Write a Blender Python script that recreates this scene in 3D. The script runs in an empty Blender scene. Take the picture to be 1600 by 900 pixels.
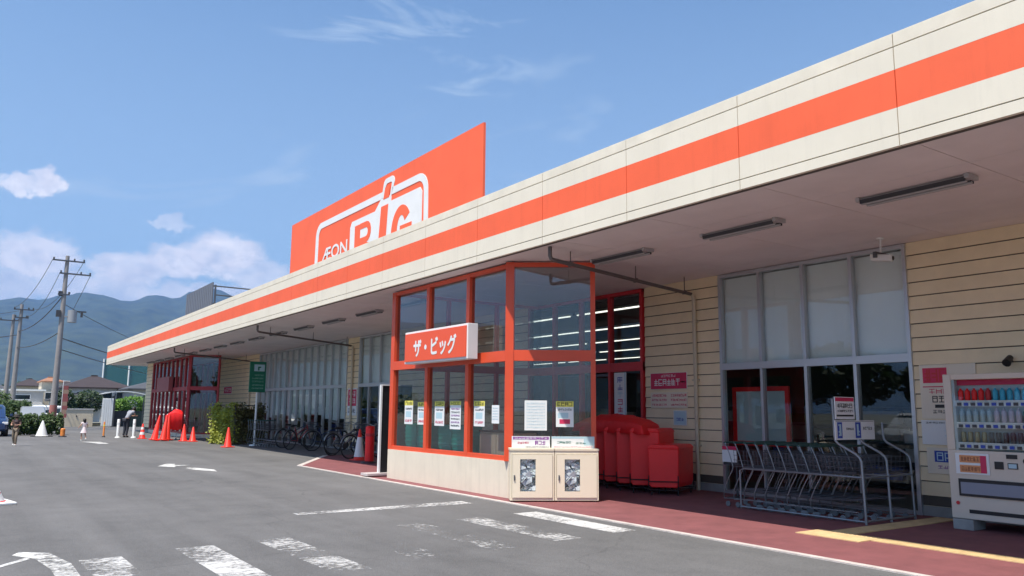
import bpy, bmesh, math, random
from mathutils import Vector, Matrix
random.seed(7)
S = bpy.context.scene
C = S.collection
rad = math.radians

# ---------------------------------------------------------------- camera
F_PX, YAW, PITCH, ROLL, EYE = 1242.8342, 0.6009, 0.1529, 0.0091, 1.42
fwd = Vector((math.sin(YAW)*math.cos(PITCH), math.cos(YAW)*math.cos(PITCH), math.sin(PITCH)))
rgt0 = Vector((math.cos(YAW), -math.sin(YAW), 0.0))
up0 = rgt0.cross(fwd)
rgt = rgt0*math.cos(ROLL) + up0*math.sin(ROLL)
upv = -rgt0*math.sin(ROLL) + up0*math.cos(ROLL)
cd = bpy.data.cameras.new('camera')
cam = bpy.data.objects.new('camera', cd); C.objects.link(cam)
cam.matrix_world = Matrix(((rgt.x, upv.x, -fwd.x, 0), (rgt.y, upv.y, -fwd.y, 0), (rgt.z, upv.z, -fwd.z, EYE), (0, 0, 0, 1)))
cd.sensor_width = 36.0; cd.lens = F_PX/1600*36.0
cd.clip_start = 0.1; cd.clip_end = 40000
S.camera = cam

# ---------------------------------------------------------------- light
SUNV = Vector((-1.0, -0.42, 2.38)).normalized()          # direction towards the sun
elev = math.asin(SUNV.z); azim = math.atan2(SUNV.x, SUNV.y)
sd = bpy.data.lights.new('sun', 'SUN'); sd.energy = 4.05; sd.angle = rad(0.53); sd.color = (1.0, 0.93, 0.82)
sun = bpy.data.objects.new('sun', sd); C.objects.link(sun)
sun.rotation_euler = SUNV.to_track_quat('Z', 'Y').to_euler()
sun.location = (-20, -10, 50)

S.view_settings.view_transform = 'Standard'; S.view_settings.look = 'None'
S.view_settings.gamma = 1.0; S.view_settings.use_curve_mapping = False
S.view_settings.exposure = 0.80

W = bpy.data.worlds.new('World'); S.world = W; W.use_nodes = True
nt = W.node_tree; nt.nodes.clear()
def N(t, typ, **k):
    n = t.nodes.new(typ)
    for a, b in k.items(): setattr(n, a, b)
    return n
def link(t, a, b): t.links.new(a, b)
def mth(t, op, a, b=None, c=None, clamp=False):
    n = t.nodes.new('ShaderNodeMath'); n.operation = op; n.use_clamp = clamp
    for i, v in enumerate((a, b, c)):
        if v is None: continue
        if isinstance(v, (int, float)): n.inputs[i].default_value = v
        else: t.links.new(v, n.inputs[i])
    return n.outputs[0]
def build_world():
    t = nt
    sky = N(t, 'ShaderNodeTexSky'); sky.sky_type = 'NISHITA'; sky.sun_disc = False
    sky.sun_elevation = elev; sky.sun_rotation = azim
    sky.air_density = 1.0; sky.dust_density = 1.2; sky.ozone_density = 2.2; sky.altitude = 100
    tc = N(t, 'ShaderNodeTexCoord')
    sep = N(t, 'ShaderNodeSeparateXYZ'); link(t, tc.outputs['Generated'], sep.inputs[0])
    X, Y, Z = sep.outputs
    az = mth(t, 'MULTIPLY', mth(t, 'ARCTAN2', X, Y), 57.29578)
    el = mth(t, 'MULTIPLY', mth(t, 'ARCSINE', Z), 57.29578)
    # billow noise used to ruffle the cloud edges
    comb = N(t, 'ShaderNodeCombineXYZ'); link(t, az, comb.inputs[0]); link(t, mth(t, 'MULTIPLY', el, 1.25), comb.inputs[1])
    def noise(scale, detail, rough, vec=comb.outputs[0], dist=0.0, off=0.0):
        n = N(t, 'ShaderNodeTexNoise'); n.inputs['Scale'].default_value = scale; n.inputs['Detail'].default_value = detail
        n.inputs['Roughness'].default_value = rough; n.inputs['Distortion'].default_value = dist
        if off:
            a = N(t, 'ShaderNodeVectorMath', operation='ADD'); a.inputs[1].default_value = (off, off*.7, 0)
            link(t, vec, a.inputs[0]); vec = a.outputs[0]
        link(t, vec, n.inputs['Vector']); return n.outputs[0]
    n1 = noise(0.62, 10, 0.62); n2 = noise(0.6, 10, 0.62, off=31.0)
    azd = mth(t, 'ADD', az, mth(t, 'MULTIPLY', mth(t, 'SUBTRACT', n1, 0.5), 3.4))
    eld = mth(t, 'ADD', el, mth(t, 'MULTIPLY', mth(t, 'SUBTRACT', n2, 0.5), 2.0))
    # az, el, width, height, strength
    blobs = [(1.6, 13.5, 1.3, .75, .85), (3.3, 13.7, 1.15, 1.0, .95), (10.8, 12.1, 1.5, .5, .45), (14.2, 10.3, 3.1, 1.7, .95), (16.6, 9.0, 2.6, 1.2, .7),
             (11.4, 9.6, 2.4, 1.3, .9), (8.3, 8.9, 2.7, 1.3, .9), (3.0, 9.2, 3.2, 1.6, .9), (-1.5, 9.2, 3.5, 1.7, .9), (0.0, 7.2, 5.0, 1.3, .75), (6.5, 7.4, 5.0, 1.2, .8),
             (13.0, 7.3, 6.0, 1.1, .75), (-12.0, 9.0, 7.0, 2.2, .9), (-30, 12, 8, 3, .9), (-60, 16, 12, 4, .9), (40, 8, 10, 2, .8)]
    tot = None
    for a, e, w, h, s in blobs:
        da = mth(t, 'DIVIDE', mth(t, 'SUBTRACT', azd, a), w)
        de = mth(t, 'DIVIDE', mth(t, 'SUBTRACT', eld, e), h)
        r = mth(t, 'SQRT', mth(t, 'ADD', mth(t, 'MULTIPLY', da, da), mth(t, 'MULTIPLY', de, de)))
        m = N(t, 'ShaderNodeMapRange', interpolation_type='SMOOTHSTEP')
        link(t, r, m.inputs[0]); m.inputs[1].default_value = 1.05; m.inputs[2].default_value = 0.62
        m.inputs[3].default_value = 0.0; m.inputs[4].default_value = s
        tot = m.outputs[0] if tot is None else mth(t, 'MAXIMUM', tot, m.outputs[0])
    brk = N(t, 'ShaderNodeMapRange'); link(t, noise(0.8, 6, .62, off=77.0), brk.inputs[0])
    brk.inputs[1].default_value = .3; brk.inputs[2].default_value = .62; brk.inputs[3].default_value = .7; brk.inputs[4].default_value = 1.0
    cum = mth(t, 'MULTIPLY', tot, brk.outputs[0])
    # thin high cirrus, in the plane of a high layer
    zc = mth(t, 'MAXIMUM', Z, 0.06)
    cc = N(t, 'ShaderNodeCombineXYZ'); link(t, mth(t, 'DIVIDE', X, zc), cc.inputs[0]); link(t, mth(t, 'MULTIPLY', mth(t, 'DIVIDE', Y, zc), .5), cc.inputs[1])
    ci = N(t, 'ShaderNodeMapRange', interpolation_type='SMOOTHSTEP'); link(t, noise(1.15, 5, .52, cc.outputs[0], dist=.9, off=4.0), ci.inputs[0])
    ci.inputs[1].default_value = .44; ci.inputs[2].default_value = .76; ci.inputs[3].default_value = 0.04; ci.inputs[4].default_value = .62
    lo = N(t, 'ShaderNodeMapRange'); link(t, el, lo.inputs[0]); lo.inputs[1].default_value = 0; lo.inputs[2].default_value = 32
    lo.inputs[3].default_value = .58; lo.inputs[4].default_value = .08
    # streaky wisps high up ahead
    c2 = N(t, 'ShaderNodeCombineXYZ'); link(t, mth(t, 'MULTIPLY', az, .075), c2.inputs[0]); link(t, mth(t, 'MULTIPLY', mth(t, 'ADD', el, mth(t, 'MULTIPLY', az, .10)), .36), c2.inputs[1])
    wi = N(t, 'ShaderNodeMapRange', interpolation_type='SMOOTHSTEP'); link(t, noise(1.0, 8, .6, c2.outputs[0], dist=1.1, off=9.3), wi.inputs[0]); wi.inputs[1].default_value = .42; wi.inputs[2].default_value = .74; wi.inputs[4].default_value = .60
    wa = mth(t, 'DIVIDE', mth(t, 'SUBTRACT', az, 28), 17); we = mth(t, 'DIVIDE', mth(t, 'SUBTRACT', el, 25), 8)
    wm = N(t, 'ShaderNodeMapRange', interpolation_type='SMOOTHSTEP'); link(t, mth(t, 'SQRT', mth(t, 'ADD', mth(t, 'MULTIPLY', wa, wa), mth(t, 'MULTIPLY', we, we))), wm.inputs[0]); wm.inputs[1].default_value = 1.1; wm.inputs[2].default_value = .3
    wm.inputs[3].default_value = 0; wm.inputs[4].default_value = 1
    wisp = mth(t, 'MULTIPLY', wi.outputs[0], wm.outputs[0])
    veil = mth(t, 'MAXIMUM', mth(t, 'MAXIMUM', ci.outputs[0], wisp), lo.outputs[0])
    # colours are in the sky's own units (background strength .10)
    hs = N(t, 'ShaderNodeMix', data_type='RGBA', blend_type='MULTIPLY'); hs.inputs[0].default_value = 1.0
    link(t, sky.outputs[0], hs.inputs[6]); hs.inputs[7].default_value = (.69, .93, 1.05, 1)
    mx1 = N(t, 'ShaderNodeMix', data_type='RGBA'); link(t, veil, mx1.inputs[0]); link(t, hs.outputs[2], mx1.inputs[6]); mx1.inputs[7].default_value = (3.9, 4.7, 5.6, 1)
    sh = N(t, 'ShaderNodeMapRange'); link(t, n2, sh.inputs[0]); sh.inputs[1].default_value = .32; sh.inputs[2].default_value = .62
    cl = N(t, 'ShaderNodeMix', data_type='RGBA'); link(t, sh.outputs[0], cl.inputs[0]); cl.inputs[6].default_value = (5.2, 5.2, 5.9, 1); cl.inputs[7].default_value = (7.8, 7.4, 7.5, 1)
    mx2 = N(t, 'ShaderNodeMix', data_type='RGBA'); link(t, cum, mx2.inputs[0]); link(t, mx1.outputs[2], mx2.inputs[6]); link(t, cl.outputs[2], mx2.inputs[7])
    bg = N(t, 'ShaderNodeBackground'); bg.inputs['Strength'].default_value = 0.10
    link(t, mx2.outputs[2], bg.inputs['Color'])
    out = N(t, 'ShaderNodeOutputWorld'); link(t, bg.outputs[0], out.inputs[0])
build_world()

# ---------------------------------------------------------------- materials
MATS = {}
def mat(name, col, rough=.6, metal=0., var=.0, vscale=3., bump=0., bscale=40., emit=None, estr=0., spec=.5, obj=False, vdetail=4, col2=None, coat=0., streak=0.):
    if name in MATS: return MATS[name]
    m = bpy.data.materials.new(name); m.use_nodes = True; t = m.node_tree
    b = t.nodes['Principled BSDF']
    c4 = (*col, 1); b.inputs['Base Color'].default_value = c4; b.inputs['Roughness'].default_value = rough
    b.inputs['Metallic'].default_value = metal; b.inputs['Specular IOR Level'].default_value = spec
    if coat: b.inputs['Coat Weight'].default_value = coat
    tc = None
    if var or bump or col2: tc = N(t, 'ShaderNodeTexCoord')
    if var or col2:
        n = N(t, 'ShaderNodeTexNoise'); n.inputs['Scale'].default_value = vscale; n.inputs['Detail'].default_value = vdetail; n.inputs['Roughness'].default_value = .65
        link(t, tc.outputs['Object'], n.inputs['Vector'])
        mr = N(t, 'ShaderNodeMapRange'); link(t, n.outputs[0], mr.inputs[0]); mr.inputs[1].default_value = .3; mr.inputs[2].default_value = .7
        mx = N(t, 'ShaderNodeMix', data_type='RGBA'); link(t, mr.outputs[0], mx.inputs[0])
        if col2: mx.inputs[6].default_value = c4; mx.inputs[7].default_value = (*col2, 1)
        else:
            mx.inputs[6].default_value = (*[x*(1-var) for x in col], 1); mx.inputs[7].default_value = (*[min(1, x*(1+var)) for x in col], 1)
        link(t, mx.outputs[2], b.inputs['Base Color'])
    if streak:                                                    # rain streaks and grime running down the panels
        mp = N(t, 'ShaderNodeMapping'); mp.inputs['Scale'].default_value = (3, 5.5, .35); link(t, tc.outputs['Object'], mp.inputs[0])
        n = N(t, 'ShaderNodeTexNoise'); n.inputs['Scale'].default_value = 1.6; n.inputs['Detail'].default_value = 7; n.inputs['Roughness'].default_value = .7; link(t, mp.outputs[0], n.inputs['Vector'])
        mr2 = N(t, 'ShaderNodeMapRange'); link(t, n.outputs[0], mr2.inputs[0]); mr2.inputs[1].default_value = .52; mr2.inputs[2].default_value = .78; mr2.inputs[4].default_value = streak
        m2 = N(t, 'ShaderNodeMix', data_type='RGBA'); link(t, mr2.outputs[0], m2.inputs[0]); link(t, mx.outputs[2], m2.inputs[6]); m2.inputs[7].default_value = (*[x*.45 for x in col], 1)
        link(t, m2.outputs[2], b.inputs['Base Color'])
    if bump:
        n = N(t, 'ShaderNodeTexNoise'); n.inputs['Scale'].default_value = bscale; n.inputs['Detail'].default_value = 3
        link(t, tc.outputs['Object'], n.inputs['Vector'])
        bp = N(t, 'ShaderNodeBump'); bp.inputs['Strength'].default_value = bump; bp.inputs['Distance'].default_value = .01
        link(t, n.outputs[0], bp.inputs['Height']); link(t, bp.outputs[0], b.inputs['Normal'])
    if emit: b.inputs['Emission Color'].default_value = (*emit, 1); b.inputs['Emission Strength'].default_value = estr
    MATS[name] = m; return m

def glass(name, tint=(1, 1, 1), ior=1.5, rough=.004, boost=1.0):
    if name in MATS: return MATS[name]
    m = bpy.data.materials.new(name); m.use_nodes = True; t = m.node_tree; t.nodes.clear()
    tr = N(t, 'ShaderNodeBsdfTransparent'); tr.inputs[0].default_value = (*tint, 1)
    gl = N(t, 'ShaderNodeBsdfGlossy'); gl.inputs['Roughness'].default_value = rough
    ge = N(t, 'ShaderNodeNewGeometry'); dp = N(t, 'ShaderNodeVectorMath', operation='DOT_PRODUCT')
    link(t, ge.outputs['Incoming'], dp.inputs[0]); link(t, ge.outputs['Normal'], dp.inputs[1])
    f0 = ((ior-1)/(ior+1))**2
    sch = mth(t, 'POWER', mth(t, 'SUBTRACT', 1.0, mth(t, 'ABSOLUTE', dp.outputs['Value'])), 5.0)
    fac = mth(t, 'MULTIPLY', mth(t, 'ADD', f0, mth(t, 'MULTIPLY', sch, 1-f0)), boost, clamp=True)
    mx = N(t, 'ShaderNodeMixShader'); link(t, fac, mx.inputs[0]); link(t, tr.outputs[0], mx.inputs[1]); link(t, gl.outputs[0], mx.inputs[2])
    o = N(t, 'ShaderNodeOutputMaterial'); link(t, mx.outputs[0], o.inputs[0])
    MATS[name] = m; return m

def asphalt_mat():
    m = bpy.data.materials.new('asphalt'); m.use_nodes = True; t = m.node_tree; b = t.nodes['Principled BSDF']
    tc = N(t, 'ShaderNodeTexCoord')
    def nz(s, d, r=.6, vec=None):
        n = N(t, 'ShaderNodeTexNoise'); n.inputs['Scale'].default_value = s; n.inputs['Detail'].default_value = d; n.inputs['Roughness'].default_value = r
        link(t, vec or tc.outputs['Object'], n.inputs['Vector']); return n.outputs[0]
    big = nz(.22, 6, .6); mid = nz(1.6, 6, .7); fine = nz(70, 3, .8)
    mp = N(t, 'ShaderNodeMapping'); link(t, tc.outputs['Object'], mp.inputs[0]); mp.inputs['Scale'].default_value = (1.8, .12, 1); mp.inputs['Rotation'].default_value = (0, 0, rad(6))
    streak = nz(1.0, 5, .6, mp.outputs[0])
    vo = N(t, 'ShaderNodeTexVoronoi'); vo.inputs['Scale'].default_value = 95; link(t, tc.outputs['Object'], vo.inputs['Vector'])
    s = mth(t, 'ADD', mth(t, 'MULTIPLY', big, .5), mth(t, 'ADD', mth(t, 'MULTIPLY', mid, .32), mth(t, 'ADD', mth(t, 'MULTIPLY', fine, .40), mth(t, 'MULTIPLY', streak, .40))))
    r = N(t, 'ShaderNodeValToRGB'); e = r.color_ramp.elements
    e[0].position = .52; e[0].color = (.070, .069, .069, 1); e[1].position = 1.08; e[1].color = (.172, .168, .168, 1)
    link(t, s, r.inputs[0])
    # sparse dark oil spots
    oil = N(t, 'ShaderNodeMapRange'); link(t, nz(.9, 3, .5), oil.inputs[0]); oil.inputs[1].default_value = .68; oil.inputs[2].default_value = .78; oil.inputs[3].default_value = 1; oil.inputs[4].default_value = .8
    sp = N(t, 'ShaderNodeMapRange'); link(t, vo.outputs['Color'], sp.inputs[0]); sp.inputs[3].default_value = .82; sp.inputs[4].default_value = 1.18
    vc = N(t, 'ShaderNodeTexVoronoi'); vc.feature = 'DISTANCE_TO_EDGE'; vc.inputs['Scale'].default_value = .21
    wv = N(t, 'ShaderNodeVectorMath', operation='ADD'); wn = N(t, 'ShaderNodeTexNoise'); wn.inputs['Scale'].default_value = 1.1; wn.inputs['Detail'].default_value = 6; link(t, tc.outputs['Object'], wn.inputs['Vector'])
    link(t, tc.outputs['Object'], wv.inputs[0]); link(t, wn.outputs['Color'], wv.inputs[1]); link(t, wv.outputs[0], vc.inputs['Vector'])
    ck = N(t, 'ShaderNodeMapRange'); link(t, vc.outputs['Distance'], ck.inputs[0]); ck.inputs[1].default_value = .0; ck.inputs[2].default_value = .0035; ck.inputs[3].default_value = .80; ck.inputs[4].default_value = 1
    k = mth(t, 'MULTIPLY', mth(t, 'MULTIPLY', oil.outputs[0], sp.outputs[0]), ck.outputs[0])
    mx = N(t, 'ShaderNodeVectorMath', operation='SCALE'); link(t, r.outputs[0], mx.inputs[0]); link(t, k, mx.inputs['Scale'])
    link(t, mx.outputs[0], b.inputs['Base Color']); b.inputs['Roughness'].default_value = .88; b.inputs['Specular IOR Level'].default_value = .35
    bp = N(t, 'ShaderNodeBump'); bp.inputs['Strength'].default_value = .6; bp.inputs['Distance'].default_value = .006
    link(t, mth(t, 'ADD', fine, vo.outputs['Distance']), bp.inputs['Height']); link(t, bp.outputs[0], b.inputs['Normal'])
    MATS['asphalt'] = m; return m
def paint_mat(name, col, wear, scale=14.):
    """road paint worn through to the asphalt: transparent where it has gone"""
    m = bpy.data.materials.new(name); m.use_nodes = True; t = m.node_tree; b = t.nodes['Principled BSDF']
    b.inputs['Base Color'].default_value = (*col, 1); b.inputs['Roughness'].default_value = .75
    tc = N(t, 'ShaderNodeTexCoord')
    n = N(t, 'ShaderNodeTexNoise'); n.inputs['Scale'].default_value = scale; n.inputs['Detail'].default_value = 8; n.inputs['Roughness'].default_value = .72
    link(t, tc.outputs['Object'], n.inputs['Vector'])
    n2 = N(t, 'ShaderNodeTexNoise'); n2.inputs['Scale'].default_value = 1.7; n2.inputs['Detail'].default_value = 4; link(t, tc.outputs['Object'], n2.inputs['Vector'])
    s = mth(t, 'ADD', mth(t, 'MULTIPLY', n.outputs[0], .6), mth(t, 'MULTIPLY', n2.outputs[0], .4))
    mr = N(t, 'ShaderNodeMapRange'); link(t, s, mr.inputs[0]); mr.inputs[1].default_value = wear-.06; mr.inputs[2].default_value = wear+.07
    tr = N(t, 'ShaderNodeBsdfTransparent'); mx = N(t, 'ShaderNodeMixShader'); link(t, mr.outputs[0], mx.inputs[0]); link(t, tr.outputs[0], mx.inputs[1]); link(t, b.outputs[0], mx.inputs[2])
    link(t, mx.outputs[0], t.nodes['Material Output'].inputs[0]); return m
def leaf_mat(name, a, b_, scale=.8):
    m = mat(name, a, rough=.6, col2=b_, vscale=scale, vdetail=6)
    t = m.node_tree; b = t.nodes['Principled BSDF']
    tl = N(t, 'ShaderNodeBsdfTranslucent'); tl.inputs[0].default_value = (*[min(1, x*1.3) for x in b_], 1)
    mx = N(t, 'ShaderNodeMixShader'); mx.inputs[0].default_value = .25; link(t, b.outputs[0], mx.inputs[1]); link(t, tl.outputs[0], mx.inputs[2])
    link(t, mx.outputs[0], t.nodes['Material Output'].inputs[0]); return m

M = {}
M['asphalt'] = asphalt_mat()
M['cream'] = mat('cream_panel', (.79, .71, .57), .55, var=.04, vscale=1.2, streak=.13)
M['cream_dirty'] = mat('cream_coping', (.78, .70, .56), .6, var=.08, vscale=2.5)
M['orange'] = mat('orange_panel', (.93, .135, .048), .6, var=.07, vscale=.8, streak=.16)
M['frame_red'] = mat('orange_red_frame_paint', (.72, .085, .03), .4, var=.06, vscale=2)
M['deep_red'] = mat('red_frame_paint', (.60, .022, .03), .4, var=.08, vscale=2)
M['joint'] = mat('dark_joint', (.09, .075, .06), .8)
M['siding'] = mat('beige_siding', (.86, .71, .47), .6, var=.06, vscale=2.2, bump=.15, bscale=30)
M['soffit'] = mat('soffit_board', (.78, .70, .69), .8, var=.07, vscale=.9)
M['concrete'] = mat('concrete', (.30, .30, .29), .85, var=.15, vscale=4, bump=.3, bscale=60)
M['dado'] = mat('cream_render', (.72, .645, .52), .8, var=.05, vscale=1.8, streak=.28, bump=.35, bscale=90)
M['pave'] = mat('red_paving', (.205, .068, .072), .8, var=.2, vscale=2.4, bump=.5, bscale=120, vdetail=9)
M['kerb'] = mat('pale_kerb', (.52, .46, .43), .8, var=.18, vscale=6, bump=.3)
M['yellow'] = mat('yellow_tactile', (.60, .43, .22), .75, var=.18, vscale=7)
M['alu'] = mat('aluminium_frame', (.55, .56, .58), .35, metal=.6)
M['steel'] = mat('bright_steel', (.27, .285, .30), .38, metal=.5)
M['dsteel'] = mat('dull_steel', (.12, .125, .14), .45, metal=.6)
M['galv'] = mat('galvanised_pipe', (.16, .13, .12), .5, metal=.3)
M['black'] = mat('black_plastic', (.015, .015, .017), .45)
M['dark'] = mat('dark_grey', (.05, .05, .055), .5)
M['rubber'] = mat('rubber', (.02, .02, .02), .8)
M['white'] = mat('white_paint', (.78, .78, .76), .5, var=.04, vscale=2)
M['paper'] = mat('white_paper', (.78, .79, .78), .7)
M['blind'] = mat('grey_blind', (.90, .92, .90), .9, var=.04, vscale=1.5)
M['wblind'] = mat('pale_blind', (.85, .88, .86), .9, var=.06, vscale=1.5)
M['red'] = mat('red_plastic', (.93, .018, .02), .42, var=.06, vscale=3)
M['wheel_grey'] = mat('grey_caster', (.16, .17, .18), .5)
M['tarp'] = mat('red_cover_cloth', (.95, .016, .018), .6, var=.08, vscale=4, bump=.5, bscale=9)
M['cone'] = mat('cone_orange_red', (.80, .035, .02), .45)
M['teal'] = mat('teal_basket', (.02, .46, .36), .4)
M['green'] = mat('green_sign', (.006, .16, .085), .45)
M['purple'] = mat('purple_ink', (.25, .04, .32), .6)
M['blue'] = mat('blue_ink', (.03, .07, .38), .6)
M['pink'] = mat('pink_ink', (.62, .03, .10), .6)
M['yel'] = mat('yellow_ink', (.80, .72, .12), .6)
M['ink'] = mat('black_ink', (.02, .02, .02), .6)
M['lblue'] = mat('pale_blue_ink', (.45, .62, .68), .6)
M['vend'] = mat('cream_machine_paint', (.66, .57, .47), .35, coat=.2)
M['glass'] = glass('window_glass', (.93, .955, .95), 1.52, boost=1.0)
M['dglass'] = glass('tinted_window_glass', (.84, .88, .87), 1.55, boost=1.1)
M['bglass'] = glass('porch_glass', (.84, .87, .88), 1.55, boost=1.6)
M['cglass'] = mat('car_glass', (.02, .03, .035), .03, spec=.9)
M['tube'] = mat('lit_tube', (1, 1, 1), .5, emit=(1, .97, .86), estr=.95)
M['lamp_off'] = mat('unlit_tube', (.42, .40, .40), .4)
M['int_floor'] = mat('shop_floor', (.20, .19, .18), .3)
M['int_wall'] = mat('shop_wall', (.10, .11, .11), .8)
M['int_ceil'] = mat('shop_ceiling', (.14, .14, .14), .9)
M['shelf'] = mat('shelving', (.11, .12, .12), .7, var=.5, vscale=6)
M['skin'] = mat('skin', (.50, .28, .19), .6)
M['hair'] = mat('dark_hair', (.015, .011, .009), .5)
M['leaf'] = leaf_mat('hedge_leaves', (.022, .05, .012), (.07, .12, .025))
M['leaf_b'] = leaf_mat('bright_leaves', (.05, .13, .012), (.14, .28, .03))
M['leaf_d'] = leaf_mat('dark_leaves', (.012, .03, .01), (.035, .07, .018))
M['bark'] = mat('bark', (.10, .075, .05), .9, var=.3, vscale=6)

# ---------------------------------------------------------------- mesh builder
class MB:
    def __init__(s): s.v = []; s.f = []; s.m = []
    def add(s, vs, fs, m=0):
        o = len(s.v); s.v += [Vector(v) for v in vs]; s.f += [tuple(i+o for i in f) for f in fs]; s.m += [m]*len(fs); return s
    def box(s, x0, x1, y0, y1, z0, z1, m=0):
        return s.add([(x0,y0,z0),(x1,y0,z0),(x1,y1,z0),(x0,y1,z0),(x0,y0,z1),(x1,y0,z1),(x1,y1,z1),(x0,y1,z1)],
              [(0,3,2,1),(4,5,6,7),(0,1,5,4),(1,2,6,5),(2,3,7,6),(3,0,4,7)], m)
    def obox(s, fr, u0, u1, v0, v1, w0, w1, m=0):
        O, U, V, Wn = fr
        P = [O+U*a+V*b+Wn*c for c in (w0, w1) for a, b in ((u0,v0),(u1,v0),(u1,v1),(u0,v1))]
        return s.add(P, [(0,3,2,1),(4,5,6,7),(0,1,5,4),(1,2,6,5),(2,3,7,6),(3,0,4,7)], m)
    def poly(s, fr, pts, w0, w1, m=0):
        O, U, V, Wn = fr; n = len(pts)
        P = [O+U*a+V*b+Wn*w for w in (w0, w1) for a, b in pts]
        F = [tuple(range(n))[::-1], tuple(range(n, 2*n))] + [(i, (i+1) % n, n+(i+1) % n, n+i) for i in range(n)]
        return s.add(P, F, m)
    def strip(s, fr, outer, inner, w0, w1, m=0):
        """closed or open band between two equally long outlines"""
        O, U, V, Wn = fr
        for i in range(len(outer)-1):
            q = [outer[i], outer[i+1], inner[i+1], inner[i]]
            P = [O+U*a+V*b+Wn*w for w in (w0, w1) for a, b in q]
            s.add(P, [(3,2,1,0),(4,5,6,7),(0,1,5,4),(2,3,7,6)] + ([(3,0,4,7)] if i == 0 else []) + ([(1,2,6,5)] if i == len(outer)-2 else []), m)
        return s
    def cyl(s, p0, p1, r, n=12, m=0, r1=None, cap=True):
        p0 = Vector(p0); p1 = Vector(p1); d = (p1-p0)
        if d.length < 1e-6: return s
        d.normalize(); a = d.orthogonal().normalized(); b = d.cross(a); r1 = r if r1 is None else r1
        P = [p0+(a*math.cos(t)+b*math.sin(t))*r for t in (2*math.pi*i/n for i in range(n))] + [p1+(a*math.cos(t)+b*math.sin(t))*r1 for t in (2*math.pi*i/n for i in range(n))]
        F = [(i, (i+1) % n, n+(i+1) % n, n+i) for i in range(n)]
        if cap: F += [tuple(range(n))[::-1], tuple(range(n, 2*n))]
        return s.add(P, F, m)
    def tube(s, pts, r, n=8, m=0, closed=False):
        pts = [Vector(p) for p in pts]; k = len(pts); ring = []
        nrm = None
        for i, p in enumerate(pts):
            if closed: t = (pts[(i+1) % k]-pts[i-1]).normalized()
            else: t = (pts[min(i+1, k-1)]-pts[max(i-1, 0)]).normalized()
            nrm = t.orthogonal().normalized() if nrm is None else (nrm-t*nrm.dot(t)).normalized()
            b = t.cross(nrm)
            ring.append([p+(nrm*math.cos(a)+b*math.sin(a))*r for a in (2*math.pi*j/n for j in range(n))])
        P = [q for rr in ring for q in rr]; F = []
        for i in range(k if closed else k-1):
            j2 = (i+1) % k
            for j in range(n): F.append((i*n+j, i*n+(j+1) % n, j2*n+(j+1) % n, j2*n+j))
        if not closed: F += [tuple(range(n))[::-1], tuple(range((k-1)*n, k*n))]
        return s.add(P, F, m)
    def lathe(s, c, prof, n=20, m=0):
        c = Vector(c); P = []
        for r, z in prof: P += [c+Vector((r*math.cos(a), r*math.sin(a), z)) for a in (2*math.pi*i/n for i in range(n))]
        F = []
        for k in range(len(prof)-1):
            F += [(k*n+i, k*n+(i+1) % n, (k+1)*n+(i+1) % n, (k+1)*n+i) for i in range(n)]
        F += [tuple(range(n))[::-1], tuple(range((len(prof)-1)*n, len(prof)*n))]
        return s.add(P, F, m)
    def ell(s, c, rx, ry, rz, m=0, nu=14, nv=9, jit=0.):
        c = Vector(c); P = []; F = []
        for j in range(nv+1):
            ph = math.pi*j/nv
            for i in range(nu):
                th = 2*math.pi*i/nu; k = 1+random.uniform(-jit, jit)
                P.append(c+Vector((rx*math.sin(ph)*math.cos(th), ry*math.sin(ph)*math.sin(th), rz*math.cos(ph)))*k)
        for j in range(nv):
            for i in range(nu): F.append((j*nu+i, j*nu+(i+1) % nu, (j+1)*nu+(i+1) % nu, (j+1)*nu+i))
        return s.add(P, F, m)
    def build(s, name, mats, parent=None, world=False, smooth=False, bevel=0., weld=False, recalc=True):
        if not isinstance(mats, (list, tuple)): mats = [mats]
        mats = [M[x] if isinstance(x, str) else x for x in mats]
        vs = s.v
        if world and parent is not None:
            r = parent
            while r.parent: r = r.parent
            inv = (Matrix.Translation(r.location) @ r.rotation_euler.to_matrix().to_4x4()).inverted()
            vs = [inv @ v for v in vs]
        me = bpy.data.meshes.new(name); me.from_pydata(vs, [], s.f)
        for x in mats: me.materials.append(x)
        me.polygons.foreach_set('material_index', s.m)
        if recalc or weld:
            bm = bmesh.new(); bm.from_mesh(me)
            if weld: bmesh.ops.remove_doubles(bm, verts=bm.verts, dist=1e-4)
            if recalc: bmesh.ops.recalc_face_normals(bm, faces=bm.faces)
            bm.to_mesh(me); bm.free()
        if smooth: me.shade_smooth(); me.set_sharp_from_angle(angle=rad(38))
        me.update()
        o = bpy.data.objects.new(name, me); C.objects.link(o)
        if parent is not None: o.parent = parent
        if bevel:
            b = o.modifiers.new('bevel', 'BEVEL'); b.width = bevel; b.segments = 2; b.limit_method = 'ANGLE'
        return o
def tag(o, label=None, cat=None, group=None, kind=None):
    if label: o['label'] = label
    if cat: o['category'] = cat
    if group: o['group'] = group
    if kind: o['kind'] = kind
    return o
def thing(name, label, cat, loc=(0, 0, 0), rz=0., group=None):
    o = bpy.data.objects.new(name, None); C.objects.link(o); o.location = loc; o.rotation_euler = (0, 0, rz); o.empty_display_size = .2
    return tag(o, label, cat, group)
def copy_tree(o, parent=None):
    c = o.copy(); C.objects.link(c)
    if parent is not None: c.parent = parent
    for ch in [x for x in bpy.data.objects if x.parent == o]: copy_tree(ch, c)
    return c
def place(o, loc, rz=0., label=None):
    o.location = loc; o.rotation_euler = (0, 0, rz)
    if label: o['label'] = label
    return o
def struct(o): o['kind'] = 'structure'; return o
X_ = Vector((1, 0, 0)); Y_ = Vector((0, 1, 0)); Z_ = Vector((0, 0, 1))
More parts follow.
